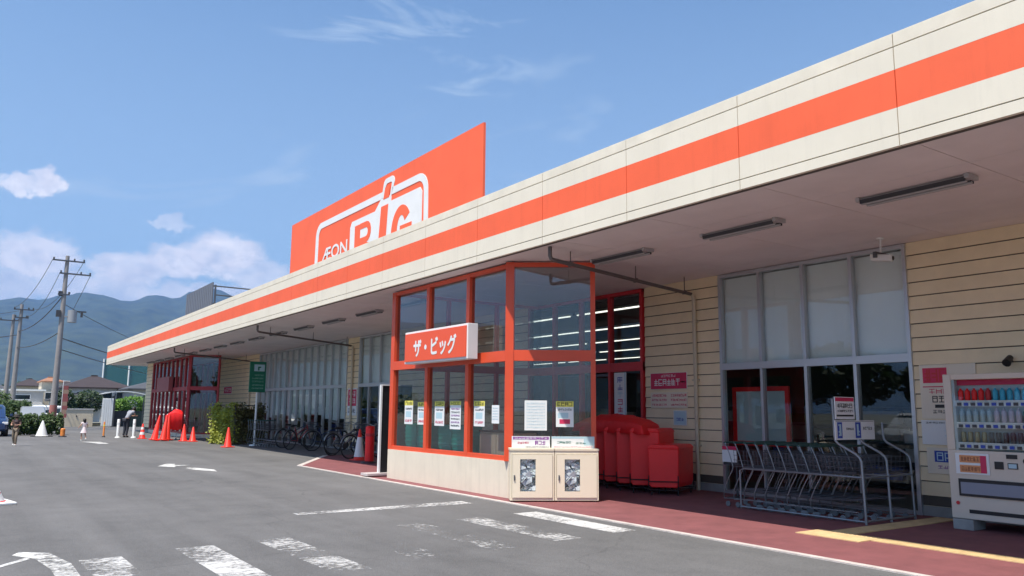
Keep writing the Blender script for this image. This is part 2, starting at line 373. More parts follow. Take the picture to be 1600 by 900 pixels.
def wallframe(X, Y=0., Z=0.):          # plane facing -X; u runs to -Y (reads left to right), v up
    return (Vector((X, Y, Z)), -Y_, Z_, -X_)
def text_pts(txt, size=1.0, shear=0.):
    cu = bpy.data.curves.new('t', 'FONT'); cu.body = txt; cu.size = size; cu.shear = shear; cu.resolution_u = 4
    ob = bpy.data.objects.new('t', cu); C.objects.link(ob)
    bpy.context.view_layer.update()
    me = bpy.data.meshes.new_from_object(ob.evaluated_get(bpy.context.evaluated_depsgraph_get()))
    vs = [v.co.copy() for v in me.vertices]; fs = [tuple(p.vertices) for p in me.polygons]
    bpy.data.objects.remove(ob); bpy.data.meshes.remove(me); bpy.data.curves.remove(cu)
    return vs, fs
def add_text(mb, fr, txt, u, v, w, h, d, m=0, bold=0.):
    """lettering fitted in the box u..u+w, v..v+h at depth d, as a thin raised sheet"""
    vs, fs = text_pts(txt)
    if not vs: return
    x0 = min(p.x for p in vs); x1 = max(p.x for p in vs); y0 = min(p.y for p in vs); y1 = max(p.y for p in vs)
    O, U, V, Wn = fr
    offs = [(0, 0)] + ([(bold, 0), (-bold, 0), (0, bold), (0, -bold)] if bold else [])
    for k, (du, dv) in enumerate(offs):
        mb.add([O+U*(u+du+(p.x-x0)/(x1-x0)*w)+V*(v+dv+(p.y-y0)/(y1-y0)*h)+Wn*(d+k*.0004) for p in vs], fs, m)
def glyphs(mb, fr, u0, u1, v0, v1, n, d, m=0, rnd=None, fill=.82):
    """a row of n small block characters, too small in the photograph to be read"""
    r = rnd or random; cw = (u1-u0)/n; h = v1-v0; k = 0
    for i in range(n):
        a = u0+i*cw+cw*(1-fill)/2; b = a+cw*fill; th = h*.13
        for q in sorted(r.sample([0, 1, 2, 3], r.choice((2, 3)))):
            z = v0+(h-th)*q/3; mb.obox(fr, a, b, z, z+th, d, d+.0010, m)
        for q in r.sample([0, 1, 2], r.choice((1, 2))):
            x = a+(b-a-th)*q/2; mb.obox(fr, x, x+th, v0, v1, d, d+.0016, m)

# ================================================================ GROUND
mb = MB(); mb.add([(-3000, -3000, 0), (3000, -3000, 0), (3000, 9500, 0), (-3000, 9500, 0)], [(0, 1, 2, 3)])
mb2 = MB(); mb2.add([(-12000, -3000, -.35), (14000, -3000, -.35), (14000, 14000, -.35), (-12000, 14000, -.35)], [(0, 1, 2, 3)])
M['field'] = mat('town_ground', (.10, .115, .07), .9, col2=(.22, .20, .17), vscale=.012, vdetail=10)
struct(mb2.build('ground', 'field')); 
mb = MB(); mb.box(-70, 60, -60, 62, -.6, 0); struct(mb.build('car_park', 'asphalt'))
mb = MB(); mb.box(-70, 60, 62.002, 66.0, -.6, .004); struct(mb.build('road', 'asphalt'))
# red paving under the canopy, with a pale kerb line round it
XK = 7.12
mb = MB(); mb.poly((Vector((0,0,0)), X_, Y_, Z_), [(XK+.08, -12), (11.42, -12), (11.42, 24.0), (9.4, 23.7), (XK+.08, 19.75)], .0, .008); struct(mb.build('pavement', 'pave'))
mb = MB(); mb.box(9.0, 11.42, 24.02, 50.0, 0, .010)
mb.poly((Vector((0,0,0)), X_, Y_, Z_), [(9.42, 23.73), (11.42, 24.01), (9.0, 24.01)], .0, .010)
M['walk'] = mat('dark_walkway', (.12, .10, .095), .85, var=.25, vscale=3)
struct(mb.build('walkway', 'walk'))
mb = MB(); mb.poly((Vector((0,0,0)), X_, Y_, Z_), [(XK, -12), (XK+.09, -12), (XK+.09, 19.74), (9.46, 23.72), (9.32, 23.76), (XK, 19.86)], .0, .014); struct(mb.build('kerb_line', 'kerb'))
# yellow tactile paving with raised bars
mb = MB(); mb.box(8.36, 8.84, 5.35, 6.17, .008, .018); mb.box(8.58, 8.84, -12, 5.345, .008, .018); mb.box(8.845, 11.3, 5.72, 6.02, .008, .018)
for i in range(9):
    for j in range(14): mb.lathe((8.39+i*.053, 5.39+j*.058, .018), [(.012, 0), (.008, .004)], 6)
for k in range(3): mb.box(8.62+k*.075, 8.65+k*.075, -6, 5.30, .018, .023)
struct(mb.build('tactile_paving', 'yellow'))
# crossing stripes: (x0,x1,y0,y1,wear)
FR0 = (Vector((0,0,0)), X_, Y_, Z_)
for k, (pts, wear) in enumerate([
    ([(6.50,9.40),(6.90,9.40),(6.88,7.34),(6.52,7.34)], .455), ([(5.52,9.30),(5.90,9.30),(5.95,7.22),(5.56,7.22)], .545),
    ([(4.60,9.2),(4.98,9.2),(5.02,7.1),(4.66,7.1)], .575), ([(3.7,9.1),(4.08,9.1),(4.1,7.0),(3.75,7.0)], .63), ([(2.78,8.95),(3.16,8.95),(3.2,6.85),(2.84,6.85)], .545),
    ([(1.94,8.85),(2.32,8.85),(2.34,6.75),(1.98,6.75)], .48), ([(1.05,8.65),(1.42,8.65),(1.46,6.6),(1.1,6.6)], .53)]):
    mb = MB(); mb.poly(FR0, pts, .0015, .004); struct(mb.build('crossing_stripe', paint_mat('worn_white_paint', (.56, .55, .54), wear+.012)))
mb = MB(); mb.poly(FR0, [(3.9,10.75),(3.9,10.95),(6.66,11.08),(6.66,10.72)], .0015, .004); struct(mb.build('stop_line', paint_mat('stop_line_paint', (.60, .59, .58), .49)))
PA = paint_mat('arrow_paint', (.64, .63, .61), .475)
mb = MB(); mb.poly(FR0, [(4.12,21.2),(4.5,22.1),(4.66,21.9),(4.56,21.45),(4.9,21.3),(4.5,21.05),(4.42,20.75)], .0015, .004); mb.poly(FR0, [(4.52,20.1),(4.64,20.5),(4.78,20.3),(5.02,19.5),(4.94,18.95),(4.68,19.5)], .0015, .004); struct(mb.build('lane_arrow', PA))
mb = MB(); mb.poly(FR0, [(4.2,37.3),(4.9,36.9),(4.95,34.9),(4.6,34.9),(4.5,36.2)], .0015, .004); struct(mb.build('lane_arrow', PA))
mb = MB(); mb.poly(FR0, [(.62,9.42),(.86,9.22),(.98,8.5),(.98,7.5),(.80,7.6),(.80,8.3),(.72,8.95),(.55,9.25)], .0015, .004); mb.poly(FR0, [(.3,8.45),(.34,8.6),(.66,9.05),(.68,8.95)], .0015, .0039); mb.poly(FR0, [(-3,5.6),(-3,5.75),(.34,8.62),(.30,8.44)], .0015, .0037); struct(mb.build('lane_arrow', PA))

# ================================================================ STORE BUILDING
ZS = 3.94; ZT = 5.06; YF = 53.9; XW = 11.42; XF = 7.12; Y0 = -9.0
store = thing('store_building', 'long low supermarket with beige lap siding, deep canopy and cream fascia with orange band', 'building', (11.42, 20, 0))
# -- fascia panels
J0, JS = 3.905, 1.891
ys = [Y0]; k = math.ceil((Y0-J0)/JS+.2)
while J0+k*JS < YF-.4: ys.append(J0+k*JS); k += 1
ys.append(YF)
bands = [(ZS, 4.050, 0), (4.062, 4.318, 0), (4.318, 4.700, 1), (4.700, 4.926, 0), (4.938, ZT, 2)]
mb = MB()
for a, b in zip(ys[:-1], ys[1:]):
    for z0, z1, m in bands: mb.box(XF+(random.uniform(0,.0015)), XF+.05, a+.005, b-.005, z0, z1, m)
mb.box(XF+.022, XF+.12, Y0, YF-.01, ZS+.002, ZT-.004, 3)
for z0, z1, m in bands: mb.box(XF+.06, XF+4.3, YF-.055, YF, z0, z1, m)      # end return
mb.box(XF+.004, XF+.20, Y0, YF-.004, ZT+.001, ZT+.012, 4)
fa = mb.build('fascia', ['cream', 'orange', 'cream_dirty', 'joint', 'cream_dirty'], store, world=True)
# -- soffit boards with open joints
mb = MB(); mb.box(XF+.13, 11.9, Y0, YF-.07, ZS+.03, ZS+.05, 1)
nx = 5; wx = (11.9-XF-.13)/nx; y = Y0+.05
while y < YF-.3:
    y1 = min(y+1.82, YF-.08)
    for i in range(nx): mb.box(XF+.13+i*wx+.003, XF+.13+(i+1)*wx-.005, y+.005, y1-.005, ZS+.004, ZS+.028, 0)
    y += 1.82
mb.build('soffit', ['soffit', 'joint'], store, world=True)
mb = MB(); mb.box(XF+.14, 46, Y0, YF-.06, ZT-.35, ZT-.30); mb.build('roof', 'concrete', store, world=True)
# -- siding piers
def siding(ya, yb, X=XW, z0=.15, z1=ZS, name='siding_wall', m='siding'):
    mb = MB(); z = z1; p = .2035; k = 0
    mb.box(X, X+.12, ya, yb, 0.0, z1, 0)
    zz = z1
    while zz-p > z0-.05:
        lo = max(zz-p+.015, z0)
        a = [(X-.030, lo), (X-.012, zz), (X-.002, zz), (X-.002, lo)]
        mb.add([(q[0], yy, q[1]) for yy in (ya, yb) for q in a], [(0,1,2,3),(4,7,6,5),(0,4,5,1),(1,5,6,2),(2,6,7,3),(3,7,4,0)], 0)
        zz -= p
    mb.box(X-.006, X-.002, ya+.002, yb-.002, z0, z1-.01, 1)
    o = mb.build(name, [m, 'joint'], store, world=True)
    mb = MB(); mb.box(X-.016, X-.001, ya, yb, 0, .145); mb.build('wall_base', 'concrete', store, world=True)
    return o
siding(-8.9, 6.27); siding(9.85, 11.82); siding(15.9, 23.45); siding(26.0, 27.05); siding(37.4, 44.4)
# -- glazed bays: frame with panes and blinds
def bay(ya, yb, n, zt=2.24, z0=.06, z1=ZS-.01, blind='blind', low_blind=None, gl='dglass', wm=.055, frm='alu', zlow=None, X=XW, blind_out=0.0):
    mb = MB(); fx0, fx1 = X-.05, X+.05
    mb.box(fx0, fx1, ya, yb, .0, z0); mb.box(fx0, fx1, ya, yb, z1-.06, z1); mb.box(fx0-.01, fx1-.01, ya+.001, yb-.001, zt-.06, zt+.06)
    for i in range(n+1):
        y = ya+(yb-ya-wm)*i/n; mb.box(fx0-.004, fx1-.004, y, y+wm, z0-.005, z1-.055)
    f = mb.build('window_frame', frm, store, world=True)
    for i in range(n):
        y0 = ya+(yb-ya-wm)*i/n+wm; y1 = ya+(yb-ya-wm)*(i+1)/n
        for za, zb in ((z0, zt-.06), (zt+.06, z1-.06)):
            g = MB(); g.box(X-.004, X+.004, y0-.01, y1+.01, za-.01, zb+.01); g.build('window_pane', gl if za < 1 else 'glass', f, world=True)
        if blind:
            b = MB(); b.box(X+.09, X+.095, y0-.03, y1+.03, zt-.02+random.uniform(0, .05), z1-.07); b.build('blind', blind, f, world=True)
        if low_blind:
            zz = low_blind+random.uniform(-.1, .1)
            b = MB(); b.box(X+.07, X+.075, y0+.015, y1-.015, zz, zt-.02); b.build('blind', 'wblind', f, world=True)
    return f
bay(6.27, 9.85, 4)
bay(23.45, 26.0, 3, blind='wblind')
bay(27.05, 37.4, 14, blind='wblind', low_blind=1.1, gl='glass')
# -- shop interior
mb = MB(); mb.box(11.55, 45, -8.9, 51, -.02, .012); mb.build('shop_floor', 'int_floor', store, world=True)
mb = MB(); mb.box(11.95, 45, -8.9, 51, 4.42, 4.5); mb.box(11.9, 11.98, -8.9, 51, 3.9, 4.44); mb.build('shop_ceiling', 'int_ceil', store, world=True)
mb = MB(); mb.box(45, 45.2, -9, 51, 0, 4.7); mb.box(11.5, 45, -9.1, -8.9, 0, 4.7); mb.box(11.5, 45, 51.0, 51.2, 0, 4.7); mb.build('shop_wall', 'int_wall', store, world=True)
for i, x in enumerate((15.4, 18.8, 22.3, 26.0, 30.0, 34.5)):
    mb = MB()
    y = -7.
    while y < 48:
        mb.box(x-.022, x+.022, y, y+3.4, 4.31, 4.34, 0); mb.box(x-.09, x+.09, y, y+3.4, 4.345, 4.41, 1); y += 3.75
    mb.build('ceiling_tube_light', ['tube', 'white'], store, world=True)
# -- automatic doors (two sets) in red frames, flush with the wall
def entrance(ya, yb, ztop=ZS-.01, zb=2.34, red='deep_red', doors=2):
    mb = MB(); x0, x1 = XW-.06, XW+.06
    mb.box(x0, x1, ya, yb, zb-.09, zb+.09); mb.box(x0, x1, ya, yb, ztop-.07, ztop)
    n = 4
    for i in range(n+1):
        y = ya+(yb-ya-.07)*i/n; mb.box(x0-.006, x1-.006, y, y+.07, .0, ztop-.002)
    f = mb.build('entrance_frame', red, store, world=True)
    for i in range(n):
        y0 = ya+(yb-ya-.07)*i/n+.07; y1 = ya+(yb-ya-.07)*(i+1)/n
        g = MB(); g.box(XW-.004, XW+.004, y0-.01, y1+.01, zb+.08, ztop-.06); g.build('window_pane', 'glass', f, world=True)
        if i in (0, 3):
            g = MB(); g.box(XW-.004, XW+.004, y0-.01, y1+.01, .02, zb-.08); g.build('window_pane', 'dglass', f, world=True)
        else:
            d = MB(); 
            for (a, b, c, e) in ((y0+.01, y0+.06, .03, zb-.11), (y1-.06, y1-.01, .03, zb-.11), (y0+.06, y1-.06, .03, .12), (y0+.06, y1-.06, zb-.17, zb-.11)): d.box(XW+.08, XW+.12, a, b, c, e)
            dd = d.build('door', 'dsteel', f, world=True)
            g = MB(); g.box(XW+.097, XW+.103, y0+.05, y1-.05, .11, zb-.16); g.build('door_glass', 'dglass', f, world=True)
    return f
entrance(11.85, 15.85); entrance(44.45, 49.4, red=mat('shaded_dark_red_paint', (.36, .022, .028), .5, var=.1, vscale=2))  # far frame red is darkened to carry the canopy shade
# -- glazed porch: posts, beams, panes, low rendered wall
def porch(P, cols_front, Q, end_post, zb, ztop, zd, red, base, gl, nfr, wpost=.13, back=True):
    """P corner post, front runs to +Y along cols_front, Q = end post of the slanted face"""
    mb = MB(); x = P[0]
    yend = cols_front[-1]
    for yy, w in [(c, wpost*.85) for c in cols_front[:-1]] + [(yend-.1, .16)]:
        mb.box(x, x+.12, yy, yy+w, zd, ztop)
    mb.box(x+.006, x+.114, P[1], yend, ztop-.075, ztop-.003); mb.box(x-.005, x+.115, P[1], yend, zb-.09, zb+.09); mb.box(x+.004, x+.116, P[1], yend, zd-.002, zd+.075)
    d = Vector((Q[0]-P[0], Q[1]-P[1], 0)); L = d.length; U = d.normalized(); Wn = Vector((U.y, -U.x, 0))
    fr = (Vector((P[0], P[1], 0)), U, Z_, Wn)
    mb.obox(fr, -.09, .05, zd, ztop, -.09, .028)                                # corner post
    mb.obox(fr, L-.075, L+.005, 0, ztop, -.08, .02)
    mb.obox(fr, .04, L-.07, ztop-.075, ztop-.002, -.07, .012); mb.obox(fr, .04, L-.07, zb-.09, zb+.09, -.07, .016); mb.obox(fr, .04, L-.07, zd, zd+.075, -.07, .012)
    # far return to the wall
    mb.box(x+.12, XW-.08, yend-.1, yend-.02, zb-.08, zb+.08); mb.box(x+.12, XW-.08, yend-.1, yend-.02, ztop-.07, ztop-.004)
    for k in (1, 2): xx = x+(XW-x)*k/3; mb.box(xx, xx+.08, yend-.104, yend-.016, zd, ztop-.001)
    f = mb.build('porch_frame', red, store, world=True)
    for a, b in zip(cols_front[:-1], cols_front[1:]):
        for za, zc in ((zd+.06, zb-.08), (zb+.08, ztop-.06)):
            g = MB(); g.box(x+.055, x+.063, a+.05, b+.02, za, zc); g.build('window_pane', gl, f, world=True)
    for za, zc in ((zd+.06, zb-.08), (zb+.08, ztop-.06)):
        g = MB(); g.obox(fr, .03, L-.06, za, zc, -.04, -.032); g.build('window_pane', gl, f, world=True)
        for k in range(3):
            xa = x+.1+(XW-x-.1)*k/3
            g = MB(); g.box(xa, xa+(XW-x)/3, yend-.064, yend-.056, za, zc); g.build('window_pane', gl, f, world=True)
    w = MB(); w.box(x-.02, x+.14, P[1], yend+.02, 0, zd-.004); w.obox(fr, -.02, L-.08, 0, zd-.004, -.12, .022); w.box(x+.14, XW-.1, yend-.12, yend+.018, 0, zd-.004)
    w.build('plinth_wall', base, store, world=True)
    return fr
PZB = 2.335; PZD = .60
fr2 = porch((7.53, 11.01), [11.06, 12.36, 13.90, 15.50], (8.65, 10.15), None, PZB, 3.915, PZD, 'frame_red', 'dado', 'bglass', 3)
porch((9.0, 40.4), [40.5, 41.5, 42.5, 43.5, 44.5, 45.5, 46.5, 47.5, 48.5, 49.5], (10.12, 39.43), None, 2.34, 3.915, .18, mat('shaded_dark_red_paint', (.36, .022, .028), .5, var=.1, vscale=2), 'dado', 'bglass', 9, wpost=.16)  # same red frames, with the shade under the canopy put into the colour
siding(49.55, 51.2, X=9.0, name='end_wall'); mb = MB(); mb.box(9.13, 12, 49.62, 51.2, 0, ZS); mb.build('end_wall', 'siding', store, world=True)

# ================================================================ ROOF SIGN
XR = 9.0
rs = thing('roof_sign', 'large orange billboard with white framed logo standing on the flat roof', 'sign', (XR, 20.5, ZT-.3))
mb = MB(); mb.box(XR, XR+.06, 14.3, 26.75, 4.9, 7.74); board = mb.build('sign_board', 'orange', rs, world=True)
mb = MB()
for y in (17.5, 19.5, 21.5, 24, 26):
    mb = MB(); mb.cyl((XR+.062, y, 7.2), (XR+2.0, y, 4.75), .04, 8); mb.cyl((XR+.062, y, 5.4), (XR+2.0, y, 4.75), .03, 8)
    mb.build('support_strut', 'dsteel', rs, world=True)
fr = (Vector((XR, 0, 0)), Y_, Z_, -X_)       # u = Y
def arc(cx, cy, r, a0, a1, n=7): return [(cx+r*math.cos(rad(a0+(a1-a0)*i/n)), cy+r*math.sin(rad(a0+(a1-a0)*i/n))) for i in range(n+1)]
mb = MB()
# rounded white border, the bottom is hidden behind the fascia; tower of the i breaks its top
o1 = [(24.38, 4.95), (24.34, 6.85)] + arc(23.90, 6.85, .44, 0, 90)[1:] + [(19.42, 7.29)]
i1 = [(24.12, 4.95), (24.10, 6.80)] + arc(23.88, 6.80, .30, 0, 90)[1:]  + [(19.47, 7.12)]
i1 = [(24.14, 4.95), (24.10, 6.84)] + arc(23.84, 6.84, .26, 0, 90)[1:] + [(19.47, 7.10)]
mb.strip(fr, o1, i1, 0, .012)
o2 = [(18.80, 7.29), (17.30, 7.29)] + arc(17.30, 6.79, .50, 90, 180)[1:] + [(16.74, 4.95)]
i2 = [(18.86, 7.10), (17.32, 7.10)] + arc(17.32, 6.80, .30, 90, 180)[1:] + [(16.96, 4.95)]
mb.strip(fr, o2, i2, 0, .012)
o3 = [(19.47, 7.11), (19.36, 7.46)] + arc(19.18, 7.44, .18, 10, 90)[1:] + [(18.86, 7.62)] + arc(18.86, 7.44, .18, 90, 180)[1:] + [(18.86, 7.10)]
i3 = [(19.30, 7.11), (19.24, 7.38)] + [(19.16+.0*j, 7.47) for j in range(7)] + [(18.90, 7.47)] + [(18.84, 7.44)]*7 + [(18.94, 7.10)]
mb.strip(fr, o3, i3[:len(o3)], 0, .012)
bd = mb.build('logo_border', 'white', rs, world=True)
# white plates behind the letters: b, i and g
mb = MB()
mb.poly(fr, [(21.56, 4.95), (21.56, 6.68), (21.44, 6.84), (19.86, 6.84), (19.50, 7.10), (18.86, 7.10), (18.86, 6.93), (17.22, 6.93), (17.10, 6.80), (17.10, 4.95)], 0, .012)
pl = mb.build('logo_plate', 'white', rs, world=True)
mb = MB()
zb0 = 5.25
# b
mb.poly(fr, [(21.20, zb0), (21.20, 6.66), (20.82, 6.66), (20.82, zb0)], .0125, .018)
for zc, hh in ((6.37, .30), (5.65, .42)):
    oo = [(20.82, zc+hh)] + arc(20.35, zc, hh, 90, 180)[0:] 
    outer = [(20.82, zc+hh), (20.38, zc+hh)] + arc(20.38, zc, hh, 90, 270)[1:] + [(20.82, zc-hh)]
    inner = [(20.82, zc+hh-.17), (20.42, zc+hh-.17)] + arc(20.42, zc, hh-.17, 90, 270)[1:] + [(20.82, zc-hh+.17)]
    mb.strip(fr, outer, inner, .0127, .0185)
# i with slanted cap in the tower
mb.poly(fr, [(19.66, zb0), (19.46, 6.88), (19.02, 6.88), (19.18, zb0)], .0125, .018)
mb.poly(fr, [(19.34, 7.06), (19.24, 7.38), (18.94, 7.38), (18.98, 7.06)], .0125, .018)
# g
outer = [(18.80, zb0), (18.80, 5.98)] + [(18.22+.58*math.cos(rad(a)), 5.98+.70*math.sin(rad(a))) for a in range(0, 149, 8)]
inner = [(18.46, zb0), (18.46, 5.98)] + [(18.22+.24*math.cos(rad(a)), 5.98+.43*math.sin(rad(a))) for a in range(0, 149, 8)]
mb.strip(fr, outer, inner, .0125, .018)
mb.poly(fr, [(18.28, 5.98), (18.28, 6.13), (17.62, 6.13), (17.62, zb0), (17.98, zb0), (17.98, 5.98)], .0125, .018)
mb.build('logo_letters', 'orange', rs, world=True)
mb = MB(); frt = (Vector((XR, 0, 0)), -Y_, Z_, -X_)
add_text(mb, frt, 'ÆON', -23.72, 5.98, 1.98, .40, .012, bold=.012)
mb.build('small_lettering', 'white', rs, world=True, recalc=False)

# louvre screen and rails on the roof
t = thing('louvre_screen', 'grey slatted equipment screen on the far part of the roof', 'screen', (10, 44, ZT-.3))
mb = MB()
for i in range(15):
    y = 41.4+i*.385; mb.box(10, 10.06, y, y+.30, 4.8, 7.72)
mb.build('slat', mat('grey_slat', (.14, .15, .18), .6), t, world=True)
mb = MB()
for z in (5.6, 6.6, 7.5): mb.box(10.07, 10.12, 41.4, 47.1, z, z+.07)
for y in (41.4, 44.2, 47.0): mb.box(10.12, 10.2, y, y+.08, 4.72, 7.6)
mb.build('screen_frame', 'dsteel', t, world=True)
t = thing('roof_railing', 'thin dark horizontal rails beside the grey roof screen', 'railing', (10.1, 38, ZT-.3))
mb = MB()
for z in (6.15, 6.6, 7.05, 7.5): mb.cyl((10.1, 41.2, z), (14.5, 41.4, z), .035, 6)
mb.build('rail', 'dsteel', t, world=True)
mb = MB()
for q in (0, .5, 1): mb.cyl((10.1+4.4*q, 41.2+.2*q, 4.72), (10.1+4.4*q, 41.2+.2*q, 7.52), .035, 6)
mb.build('railing_post', 'dsteel', t, world=True)

# ================================================================ CANOPY FITTINGS
def batten(loc, label):
    t = thing('ceiling_light', label, 'light fitting', loc, 0, 'batten lights under the canopy')
    mb = MB(); mb.box(-.055, .055, -.64, .64, -.045, 0); mb.box(-.11, .11, -.645, -.60, -.05, 0); mb.box(-.11, .11, .60, .645, -.05, 0)
    mb.build('fitting', M['lamp_off'], t)
    for s in (-.055, .055):
        mb = MB(); mb.cyl((s, -.60, -.072), (s, .60, -.072), .016, 10); mb.build('tube', 'lamp_off', t, smooth=True)
    mb = MB(); mb.box(-.10, -.09, -.6, .6, -.078, -.03); mb.box(.09, .10, -.6, .6, -.078, -.03); mb.build('reflector', M['dark'], t)
    return t
lbl = ['batten light above the shopping trolleys and vending machine, nearest to the camera', 'batten light above the right window bay, second from the camera',
       'batten light just behind the slanted end of the glass porch']
b0 = batten((8.62, 4.6, ZS), lbl[0])
for i in range(1, 20):
    y = 4.6+i*2.43
    if i in (3, 4) or y > 49: continue
    b = copy_tree(b0); b.location = (8.62, y, ZS)
    b['label'] = lbl[i] if i < 3 else ('batten light under the canopy, row position %s beyond the glass porch' % ['first','second','third','fourth','fifth','sixth','seventh','eighth','ninth','tenth','eleventh','twelfth','thirteenth','fourteenth'][i-5])
def drain(ya, yb, label, zp=3.74, x0=7.33, down=True):
    t = thing('drain_pipe', label, 'pipe', (x0, ya, 0))
    x1 = XW-.10
    mb = MB(); mb.tube([(x0, ya, ZS), (x0, ya, zp+.06), (x0+.02, ya, zp+.015), (x0+.06, ya, zp)] + [(x1-.05, yb, zp-.10)], .032, 10); mb.build('pipe', 'galv', t, world=True, smooth=True)
    for q in (.12, .55, .93):
        mb = MB(); x = x0+(x1-x0)*q; y = ya+(yb-ya)*q; z = zp-.10*q
        mb.cyl((x, y, ZS), (x, y, z), .010, 6); mb.box(x-.02, x+.02, y-.04, y+.04, z-.035, z+.035); mb.build('hanger', 'galv', t, world=True)
    mb = MB(); mb.tube([(x1-.05, yb, zp-.10), (x1, yb, zp-.12), (x1+.02, yb, zp-.2), (x1+.02, yb, .0)], .038, 10)
    for z in (.8, 2.0, 3.1): mb.box(x1-.03, XW, yb-.05, yb+.05, z, z+.03)
    mb.build('downpipe', mat('cream_pipe', (.60, .52, .38), .5), t, world=True, smooth=True)
drain(9.66, 10.42, 'brown pipe under the canopy running from the glass porch to a cream downpipe')
drain(24.5, 26.5, 'brown pipe under the canopy above the parked bicycles')
drain(36.1, 38.6, 'brown pipe under the canopy at the far red entrance', down=True)
t = thing('security_camera', 'small white box camera hanging on a rod from the canopy above the right window', 'camera', (10.75, 6.28, ZS))
mb = MB(); mb.cyl((0, 0, 0), (0, 0, -.03), .05, 12); mb.cyl((0, 0, 0), (0, 0, -.24), .012, 8); mb.build('mount', 'white', t, smooth=True)
mb = MB(); mb.obox((Vector((0, 0, -.30)), Vector((.35, -.93, -.12)).normalized(), Vector((.93, .35, 0)), Z_), -.14, .15, -.05, .05, -.045, .05); mb.build('housing', 'white', t, bevel=.012)
mb = MB(); mb.cyl((.05, -.13, -.315), (.057, -.155, -.318), .03, 12); mb.build('lens', 'black', t, smooth=True)
mb = MB(); mb.box(-.17, .17, -.02, .02, -.25, -.225); mb.cyl((-.15, 0, -.25), (-.15, 0, -.31), .03, 10); mb.build('bracket', 'dsteel', t)
t = thing('wall_lamp', 'small dark spotlight on the siding above the vending machine', 'lamp', (XW-.03, 4.93, 2.12))
mb = MB(); mb.cyl((0, 0, 0), (-.1, 0, .02), .015, 8); mb.build('arm', 'black', t)
mb = MB(); mb.cyl((-.05, 0, .05), (-.17, 0, -.03), .04, 12, r1=.055); mb.build('lamp_head', 'black', t, smooth=True)

# box sign on the porch
t = thing('box_sign', 'orange box sign with white Japanese shop name mounted on the porch beam', 'sign', (7.22, 13.1, 2.3))
mb = MB(); mb.box(7.225, 7.43, 11.89, 14.30, 2.31, 2.935); cs = mb.build('sign_case', 'white', t, world=True, bevel=.006)
mb = MB(); mb.box(7.205, 7.224, 11.93, 14.26, 2.35, 2.895); mb.build('sign_face', mat('bright_orange_sign', (.82, .10, .035), .4), t, world=True)
mb = MB(); frb = wallframe(7.205, 14.30)
add_text(mb, frb, 'ザ・ビッグ', .42, .2+2.235, 1.62, .33, .003, bold=.012)
mb.build('lettering', 'white', t, world=True, recalc=False)
mb = MB(); mb.box(7.43, 7.535, 12.2, 12.26, 2.36, 2.42); mb.box(7.43, 7.535, 13.9, 13.96, 2.36, 2.42); mb.box(7.43, 7.60, 12.5, 12.56, 2.86, 2.9); mb.build('bracket', 'dsteel', t, world=True)

# ================================================================ SIGNS AND POSTERS
def flat_sign(name, label, cat, fr, w, h, design, th=.012, base='paper', group=None):
    """fr origin = lower left of the face; design = list of (kind, u0,u1,v0,v1, material, n)"""
    O = fr[0]; t = thing(name, label, cat, O, 0, group)
    mb = MB(); mb.obox(fr, 0, w, 0, h, -th, 0); mb.build('panel', base, t, world=True)
    mats = []; mb = MB(); rnd = random.Random(hash(label) % 1000 if False else sum(map(ord, label)))
    for q in design:
        mname = q[5]
        if mname not in mats: mats.append(mname)
        k = mats.index(mname)
        if q[0] == 'r': mb.obox(fr, q[1]*w, q[2]*w, q[3]*h, q[4]*h, .0, .0012, k)
        else: glyphs(mb, fr, q[1]*w, q[2]*w, q[3]*h, q[4]*h, q[6], .0014, k, rnd)
    if mats: mb.build('print', mats, t, world=True)
    return t
xg = 7.53
pos = [(14.93, 14.57, 1.13, 1.60, 'y'), (14.36, 14.03, 1.13, 1.57, 'y'), (13.66, 13.29, 1.12, 1.58, 'y'), (13.07, 12.68, 1.07, 1.58, 'w'), (12.22, 11.87, 1.14, 1.58, 'y'), (11.64, 11.41, 1.20, 1.51, 'b')]
plb = ['yellow headed poster in the first porch pane, leftmost of the posters', 'yellow headed poster beside the second porch post, second from the left',
       'yellow headed poster in the middle porch pane above the teal baskets', 'tall white poster in the middle porch pane, the longest of the row',
       'yellow headed poster in the porch pane nearest the corner post', 'small plain pale blue notice next to the porch corner post']
for (ya, yb, z0, z1, k), l in zip(pos, plb):
    d = []
    if k == 'y': d = [('r', 0, 1, .8, 1, 'yel'), ('g', .08, .92, .83, .97, 'ink', 4), ('g', .1, .9, .62, .7, 'ink', 7), ('r', .15, .8, .3, .55, 'lblue'), ('g', .1, .9, .1, .2, 'pink', 6)]
    if k == 'w': d = [('r', 0, 1, .86, 1, 'yel'), ('g', .08, .92, .87, .98, 'ink', 4)] + [('g', .1, .9, .1+.12*i, .16+.12*i, 'purple' if i % 2 else 'ink', 7) for i in range(6)]
    if k == 'b': d = [('g', .1, .9, .2+.15*i, .26+.15*i, 'lblue', 6) for i in range(5)]
    flat_sign('poster', l, 'poster', wallframe(xg+.05, ya, z0), ya-yb, z1-z0, d, th=.002, group='posters stuck to the porch glass')
O2, U2, V2, W2 = fr2
def onface(u, z): return (O2+U2*u+Z_*z+W2*(-.028), U2, Z_, W2)
flat_sign('poster', 'large plain white timetable sheet on the slanted porch pane', 'poster', onface(.24, 1.10), .37, .49, [('g', .08, .92, .08+.1*i, .12+.1*i, 'lblue', 9) for i in range(9)], th=.002, group='posters stuck to the porch glass')
